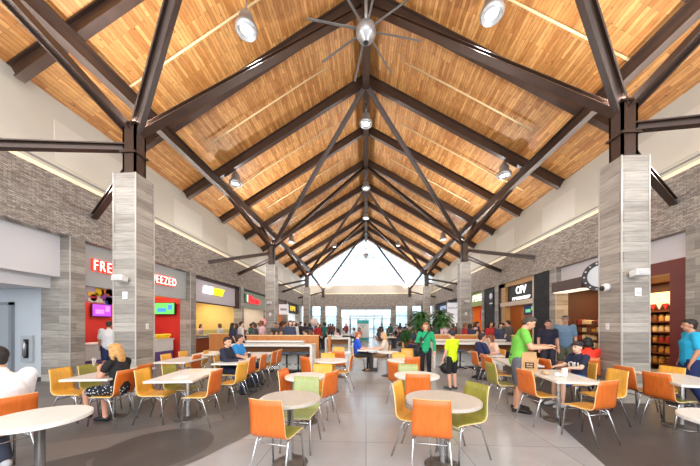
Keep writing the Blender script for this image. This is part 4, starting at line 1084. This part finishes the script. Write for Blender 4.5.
# woman in black, back to the column
x, y, a = sit_on('under the blonde woman', -.1)
person('seated blonde woman in a black T-shirt and patterned skirt holding white papers', x, y, a, 1.56, 'sit', (22,22,26), .26, (30,30,34), .42, (26,26,28), (226,164,136), (196,150,88), 'long',
       J=dict(Er=(.24,.1,.80), Wrr=(.1,.26,.92), El=(-.24,.1,.80), Wrl=(-.08,.27,.90), C=(0,-.02,.88), N=(0,.0,1.07), H=(0,.06,1.21), Sr=(.17,.0,1.01), Sl=(-.17,.0,1.01), Kr=(.1,.36,.5), Ar=(.05,.3,.09), Tr=(.05,.47,.03), Kl=(-.13,.46,.56), Al=(-.06,.5,.2), Tl=(-.02,.66,.12)), pitch=-8, pmat=FLORAL, vox=.0095)
q = MB(); q.prism([(-.05,0,-.07),(.06,.01,-.06),(.08,.0,.02),(.03,.015,.06),(-.07,.01,.04)], (0,.006,.004))
fx = Vector((math.cos(R(a)), math.sin(R(a)), 0)); hd = Vector((x, y, 0)) + fx*.40
tagd(q.build('paper_napkin', PAPERW), 'white paper held up by the woman in black', 'paper', (hd.x, hd.y, .97), R(a-60))
# man in white shirt, left edge
x, y, a = sit_on('man in the white shirt')
person('seated dark-haired man in a white shirt and jeans at the left edge', x, y, a, 1.78, 'sit', (236,236,238), .5, (60,66,84), 1, (210,212,216), (214,164,132), (40,34,30), 'short', girth=1.06,
       J=dict(Er=(.2,.06,.78), El=(-.2,.06,.78), N=(0,.0,1.07), H=(0,.07,1.2), C=(0,-.03,.88), Ar=(.12,.22,.085), Tr=(.14,.4,.03), Al=(-.12,.2,.085), Tl=(-.14,.38,.03)), vox=.0095)
# man in green standing at the bag table
x, y = PW(3.02, 4.9)
person('standing man in a green T-shirt and grey shorts looking down at the brown paper bag', x, y, -22, 1.76, 'stand', (112,190,70), .3, (92,94,102), .47, (40,32,28), (216,164,134), (66,56,50), 'short', girth=1.08,
       J=dict(C=(0,.05,1.25), N=(0,.09,1.43), H=(0,.17,1.555), Sr=(.175,.08,1.38), Sl=(-.175,.08,1.38), Er=(.23,.16,1.14), Wrr=(.13,.40,1.14), El=(-.2,.22,1.13), Wrl=(-.06,.42,1.16)), yaw=0, pitch=-28, vox=.0095)
# boy in cap
x, y, a = sit_on('under the boy in the cap')
boy = person('seated boy in a dark cap and navy T-shirt with white letters', x, y, a, 1.5, 'sit', (30,38,66), .32, (60,110,180), .42, (190,194,198), (232,186,160), (70,50,38), 'cap', (44,42,48),
       J=dict(Er=(.22,.1,.8), Wrr=(.17,.3,.79), El=(-.22,.1,.8), Wrl=(-.15,.3,.79)), vox=.0095, yaw=12)
text_obj('shirt_letters', 'OU', .16, PAPERW, next(c for c in boy.children if c.name.startswith('shirt')), Matrix(((-1,0,0,-.02),(0,0,1,.083),(0,1,0,.79),(0,0,0,1))), .012)
# man in cyan on the right
x, y = PW(6.45, 5.15)
person('man in a bright cyan T-shirt and navy trousers walking at the right edge', x, y, 150, 1.66, 'stand', (40,178,226), .4, (28,44,92), 1, (50,50,54), (206,150,120), (40,32,30), 'short', girth=1.2,
       J=dict(Kr=(.1,.12,.5), Ar=(.1,.08,.085), Tr=(.12,.27,.03), Al=(-.1,-.16,.1), Tl=(-.12,.02,.03)), vox=.0095)
bagr = MB(); bagr.ball((0,0,0), (.09,.17,.2), 12)
# woman in teal jacket
x, y = PW(2.14, 7.7)
wt = person('standing woman in a teal jacket and black cropped trousers holding a phone', x, y, 255, 1.62, 'stand', (28,170,116), 1, (26,28,34), .82, (60,60,62), (226,180,152), (150,96,58), 'bob', girth=.88,
       J=dict(Er=(.25,.02,1.14), Wrr=(.12,.24,1.16), El=(-.25,-.03,1.12), Wrl=(-.26,.06,.9)), vox=.0095, yaw=-8, pitch=-6)
MB().tube([(-.15,-.06,1.42),(-.1,.10,1.38),(.02,.155,1.2),(.16,.10,1.02),(.2,.0,.95)], .014, 6).build('bag_strap', BLACK, wt)
MB().rbox(.15,.24,-.12,.1,.76,.98,.02).build('shoulder_bag', BLACK, wt)
o = MB().rbox(-.035,.035,-.005,.005,-.07,.07,.004).build('phone', BLACK); aa = R(255-90); px_, py_ = .10*math.cos(aa)-.33*math.sin(aa), .10*math.sin(aa)+.33*math.cos(aa)
tagd(o, 'black phone in the hand of the woman in the teal jacket', 'phone', (x+px_, y+py_, 1.16), aa)
# boy in neon yellow
x, y = PW(2.46, 6.55)
nb = person('standing child in a neon yellow T-shirt, black shorts and dark cap', x, y, 118, 1.42, 'stand', (206,240,20), .36, (26,27,30), .5, (70,80,84), (226,178,150), (50,40,34), 'cap', (44,46,66),
       J=dict(Er=(.25,.08,1.16), Wrr=(.14,.26,1.3), El=(-.24,.0,1.12), Wrl=(-.26,.08,.9)), vox=.0095)
# two boys at the left table
x, y, a = sit_on('under the boy in the dark jacket')
person('seated dark-haired boy in a navy jacket over a red shirt, side-on', x, y, a, 1.6, 'sit', (34,38,58), 1, (34,42,66), 1, (60,60,62), (222,172,142), (54,36,28), 'short', vox=.0095, yaw=-20)
x, y, a = sit_on('under the boy in the blue T-shirt')
person('seated boy in a bright blue T-shirt with folded arms beside the one in navy', x, y, a, 1.68, 'sit', (44,140,210), .32, (50,60,90), 1, (60,60,62), (218,166,136), (44,32,26), 'short', vox=.0095, yaw=25)
# couple at the table with black legs
x, y, a = sit_on('man in blue at the couple')
person('seated red-haired man in a royal blue shirt at the centre far table', x, y, a, 1.72, 'sit', (28,84,214), .4, (60,58,60), 1, (60,60,62), (226,170,144), (170,96,60), 'short', vox=.012)
x, y, a = sit_on('woman in cream at the couple')
person('seated woman in a cream top facing the man in royal blue', x, y, a, 1.66, 'sit', (222,206,190), .4, (150,120,90), 1, (160,110,80), (228,182,156), (206,172,120), 'long', vox=.012)
# navy man and peach woman on the right
x, y, a = sit_on('man in the navy shirt')
person('seated man in a navy shirt and pale trousers behind the child in yellow', x, y, a, 1.74, 'sit', (30,42,84), .4, (206,204,200), 1, (40,36,34), (206,152,124), (44,38,36), 'short', vox=.012)
x, y, a = sit_on('under the woman in peach')
person('seated brown-haired woman in a peach top leaning over her tray', x, y, a, 1.66, 'sit', (244,204,178), .3, (90,90,100), 1, (60,60,62), (232,188,162), (120,66,42), 'bob', J=dict(C=(0,.0,.88), N=(0,.06,1.05), H=(0,.13,1.18), Sr=(.17,.05,1.0), Sl=(-.17,.05,1.0)), pitch=-15, vox=.012)
# couple standing near the sweet shop
x, y = PW(5.75, 7.9); person('standing dark-haired woman in a navy top near the sweet shop', x, y, 250, 1.7, 'stand', (36,36,58), .3, (60,56,70), 1, (50,50,52), (218,166,140), (70,40,34), 'tail', girth=1.08, vox=.012)
x, y = PW(6.4, 8.1); person('standing man in a grey-blue shirt and cap near the sweet shop', x, y, 240, 1.84, 'stand', (112,142,172), .4, (104,104,84), .5, (60,60,62), (206,156,130), (60,50,44), 'cap', (120,122,116), girth=1.12, vox=.012)
x, y = PW(5.28, 6.05); chair(x, y, 60, 'OY', 'under the girl in the red jacket')
person('seated black-haired girl in a red jacket behind the boy in the cap', x, y, 60, 1.6, 'sit', (236,60,40), 1, (30,30,34), 1, (40,40,42), (214,164,136), (26,22,22), 'bob', vox=.012)
# juice bar customer and staff
x, y = W(-7.62, 8.6); person('standing customer in a white shirt and navy shorts at the juice counter', x, y, 125, 1.68, 'stand', (226,226,230), .4, (34,48,92), .48, (110,60,60), (206,152,124), (54,42,36), 'short', girth=1.25, vox=.012)

# ------------------------------------------------------------------ the crowd farther down the hall
PR = {}
def proto(pose, style, sleeve, leg):
    k = (pose, style, sleeve, leg)
    if k not in PR:
        PR[k] = person('x', 0, 0, 90, 1.7, pose, (100,100,100), sleeve, (50,50,60), leg, (50,50,52), style=style, vox=.02, fine=False); PR[k]['fresh'] = 1
    return PR[k]
SH = [((36,38,46),'black'),((214,212,210),'white'),((60,70,96),'slate blue'),((176,44,46),'red'),((84,84,88),'grey'),((40,104,96),'dark green'),((228,190,196),'pale pink'),((120,72,60),'brown'),((44,48,74),'navy')]
HC = [(28,22,20),(54,38,30),(110,74,46),(24,22,22),(70,48,36)]
rnd = random.Random(21); used = {}
def crowd(x, y, ang, pose, where, seat=True):
    style = rnd.choice(['short','short','long','bob','tail']); p = proto(pose, style, rnd.choice([.4, 1.0]), 1.0)
    if p.get('fresh'): o = p; del p['fresh']
    else: o = copy_tree(p)
    rgb, cn_ = SH[rnd.randrange(len(SH))]; hc = rnd.choice(HC); pc = rnd.choice([(38,40,50),(60,66,90),(90,86,80)])
    def setm(ob, m):
        ob.material_slots[0].link = 'OBJECT'; ob.material_slots[0].material = m
    for c in o.children:
        nm = c.name.split('.')[0]
        if nm == 'shirt': setm(c, cloth(rgb))
        elif nm == 'hair': setm(c, mat('hair_%d_%d_%d' % hc, hc, .6))
        elif nm == 'trousers': setm(c, cloth(pc))
    setm(o, skinmat(rnd.choice([(222,176,148),(206,152,124),(168,112,84),(232,190,164)])))
    o.location = (x, y, 0); o.rotation_euler.z = R(ang-90); s = rnd.uniform(.94, 1.04) if pose == 'stand' else 1; o.scale = (s, s, s)
    key = (pose, cn_, where); used[key] = used.get(key, 0)+1
    n = used[key]; word = 'seated' if pose == 'sit' else 'standing'
    tag(o, '%s person in a %s top %s%s' % (word, cn_, where, '' if n == 1 else ', ' + ORD[n-1] + ' such'), 'person', 'people in the crowd')
    if pose == 'sit':
        cn2 = used[('c', where)] = used.get(('c', where), 0)+1
        chair(x, y, ang, rnd.choice(['OY','YY','OG']), 'under the %s sitter %s' % (ORD[(cn2-1) % 12] if cn2 <= 12 else 'last', where), 'chairs in the far crowd')
def cluster(X, Y, ang, where):
    x = X; t = empty('rectangular_table', (X, Y, 0), R(ang-90), 'white rectangular table in the crowd ' + where, 'table', 'tables in the far crowd')
    MB().rbox(-.33,.33,-.6,.6,.705,.74,.005, seg=1).build('tabletop', TOPW, t); MB().lathe([(.034,.02),(.034,.705)], 12).build('pole', CHROME, t); MB().lathe([(0,0),(.26,0),(.22,.02),(0,.03)], 20).build('base', BASEM, t)
    for sx_, sy in ((-1,-.3),(-1,.3),(1,-.3),(1,.3)):
        if rnd.random() < .14: continue
        M = Matrix.Rotation(R(ang-90), 2); v = M @ Vector((sx_*.68, sy)); f = M @ Vector((-sx_, 0))
        crowd(X+v.x, Y+v.y, math.degrees(math.atan2(f.y, f.x)), 'sit', where)
for X, Y, wh in ((-3.2,11.8,'just behind the left divider, aisle side'),(-4.9,12.2,'behind the left divider near the column'),(-3.7,13.5,'left of the short white counter'),(-3.9,15.2,'left middle of the hall'),
                 (-6.0,17.4,'near the red script sign'),(-2.6,18.2,'left middle beside the aisle'),(-4.4,21.5,'far left before the windows'),(-1.7,22.5,'far left beside the aisle'),(-6.2,24.5,'far left by the wall'),
                 (2.6,13.4,'behind the low plant, right'),(4.7,13.1,'behind the tall palms'),(6.3,14.4,'right near the timber front'),(3.5,16.5,'right middle of the hall'),(5.4,18.4,'right middle near the wall'),
                 (2.3,20.5,'far right beside the aisle'),(4.6,23.0,'far right of the hall'),(1.6,18.6,'centre right, before the banner'),(-1.3,24.5,'far centre left of the banner'),(2.2,27.0,'far centre by the doors')):
    cluster(X, Y, rnd.uniform(84, 100), wh)
for X, Y, a, wh in ((-7.35,13.3,180,'queuing at the sandwich bar'),(-7.1,14.1,190,'queuing at the sandwich bar'),(-7.3,14.9,175,'queuing at the sandwich bar'),(-6.7,13.6,120,'queuing at the sandwich bar'),(-6.6,15.6,60,'queuing at the sandwich bar'),
                 (-9.9,14.2,0,'behind the sandwich counter'),(-9.8,15.6,10,'behind the sandwich counter'),(-7.0,18.9,170,'queuing under the red script sign'),(-7.2,20.2,200,'queuing under the red script sign'),(-6.5,21.4,90,'queuing under the red script sign'),
                 (6.9,14.2,0,'waiting at the timber front'),(7.1,15.6,-10,'waiting at the timber front'),(6.7,20.4,20,'waiting at the green front'),(7.2,21.3,-20,'waiting at the green front'),(6.3,24.6,200,'by the navy sign'),
                 (1.6,29.0,-90,'walking in from the entrance'),(-2.2,30.0,-80,'walking in from the entrance')):
    crowd(X, Y, a, 'stand', wh)

# more people standing and waiting behind the dividers
zones = [(-6.2,-3.1,11.2,13.2,'just behind the left divider',11),(-7.2,-5.4,15.5,18.0,'by the second left column',6),(-6.2,-2.4,16.0,17.4,'mid hall on the left',8),(-6.8,-2.8,19.4,20.6,'before the far left tables',8),(-6.8,-3.2,26,29.5,'near the left entrance windows',9),
         (3.2,6.8,11.5,12.0,'just behind the right divider',7),(3.0,6.8,14.6,15.6,'mid hall on the right',8),(2.6,6.9,21.2,22.0,'before the far right tables',8),(2.4,6.8,25.4,29.5,'near the right entrance windows',9)]
placed = [(o.location.x, o.location.y) for o in COL.objects if o.get('category') in ('person','plant','column','divider','globe') and o.parent is None] + [(o.location.x+a, o.location.y+b) for o in COL.objects if o.get('category') in ('table','counter','chair') for a in (-.3,.3) for b in (-.4,0,.4)]
for x0, x1, y0, y1, wh, n in zones:
    for k in range(n):
        for _ in range(30):
            x, y = x0 + (x1-x0)*(k+rnd.uniform(.2,.8))/n, rnd.uniform(y0, y1)
            if all(math.hypot(x-a, y-b) > .62 for a, b in placed): break
        placed.append((x, y)); crowd(x, y, rnd.choice([-90,-60,90,120,0,180,45]), 'stand', wh)
# ------------------------------------------------------------------ light, sky, camera
w = bpy.data.worlds.new('sky'); sc.world = w; w.use_nodes = True
bg = w.node_tree.nodes['Background']; bg.inputs[0].default_value = (.9,.95,1,1); bg.inputs[1].default_value = 3.6
def area(name, loc, sx_, sy_, energy, rot, col=(1,.95,.88)):
    l = bpy.data.lights.new(name, 'AREA'); l.shape = 'RECTANGLE'; l.size = sx_; l.size_y = sy_; l.energy = energy; l.color = col
    o = bpy.data.objects.new(name, l); COL.objects.link(o); o.location = loc; o.rotation_euler = rot
    return o
for s in (-1, 1):        # ledge cove strips, raised and aimed across the hall to brighten the opposite wall
    area('ledge_light', (s*8.2, 16, 5.68), .1, 36, 1150, (0, R(180 - s*78), 0), (1,.97,.93))
    for y in [CY[0]-9.15] + CY[:3] + [33.0]:      # added fill lamps over the steel post heads to brighten the plank roof
        area('roof_fill', (s*CX, y, 6.16), .3, .3, 400, (0, R(180 - s*25), 0), (.95,.97,1))
area('recess_fill', (-10.4, 4.5, 2.53), 2.5, 4, 30, (0,0,0), (.95,.97,1))  # added fill that lifts the dark service recess
sun = bpy.data.lights.new('sun', 'SUN'); sun.energy = 1.0; sun.angle = R(20); sun.color = (1,.97,.92)
so = bpy.data.objects.new('sun', sun); COL.objects.link(so); so.rotation_euler = (R(62), 0, R(10))
cam = bpy.data.cameras.new('camera'); co = bpy.data.objects.new('camera', cam); COL.objects.link(co)
co.location = (0, 0, EYE); co.rotation_euler = (R(90), 0, TH)
cam.sensor_width = 36; cam.sensor_fit = 'HORIZONTAL'; cam.lens = 36*272/700
cam.shift_y = (325-233)/700; cam.clip_start = .05; cam.clip_end = 300
sc.camera = co
sc.view_settings.view_transform = 'Standard'; sc.view_settings.look = 'None'; sc.view_settings.gamma = 1; sc.view_settings.exposure = -.14
sc.view_settings.use_curve_mapping = False
sc.cycles.use_denoising = True
sc.cycles.max_bounces = 8; sc.cycles.diffuse_bounces = 5; sc.cycles.transparent_max_bounces = 12
sc.cycles.sample_clamp_indirect = 6; sc.cycles.caustics_reflective = False; sc.cycles.caustics_refractive = False
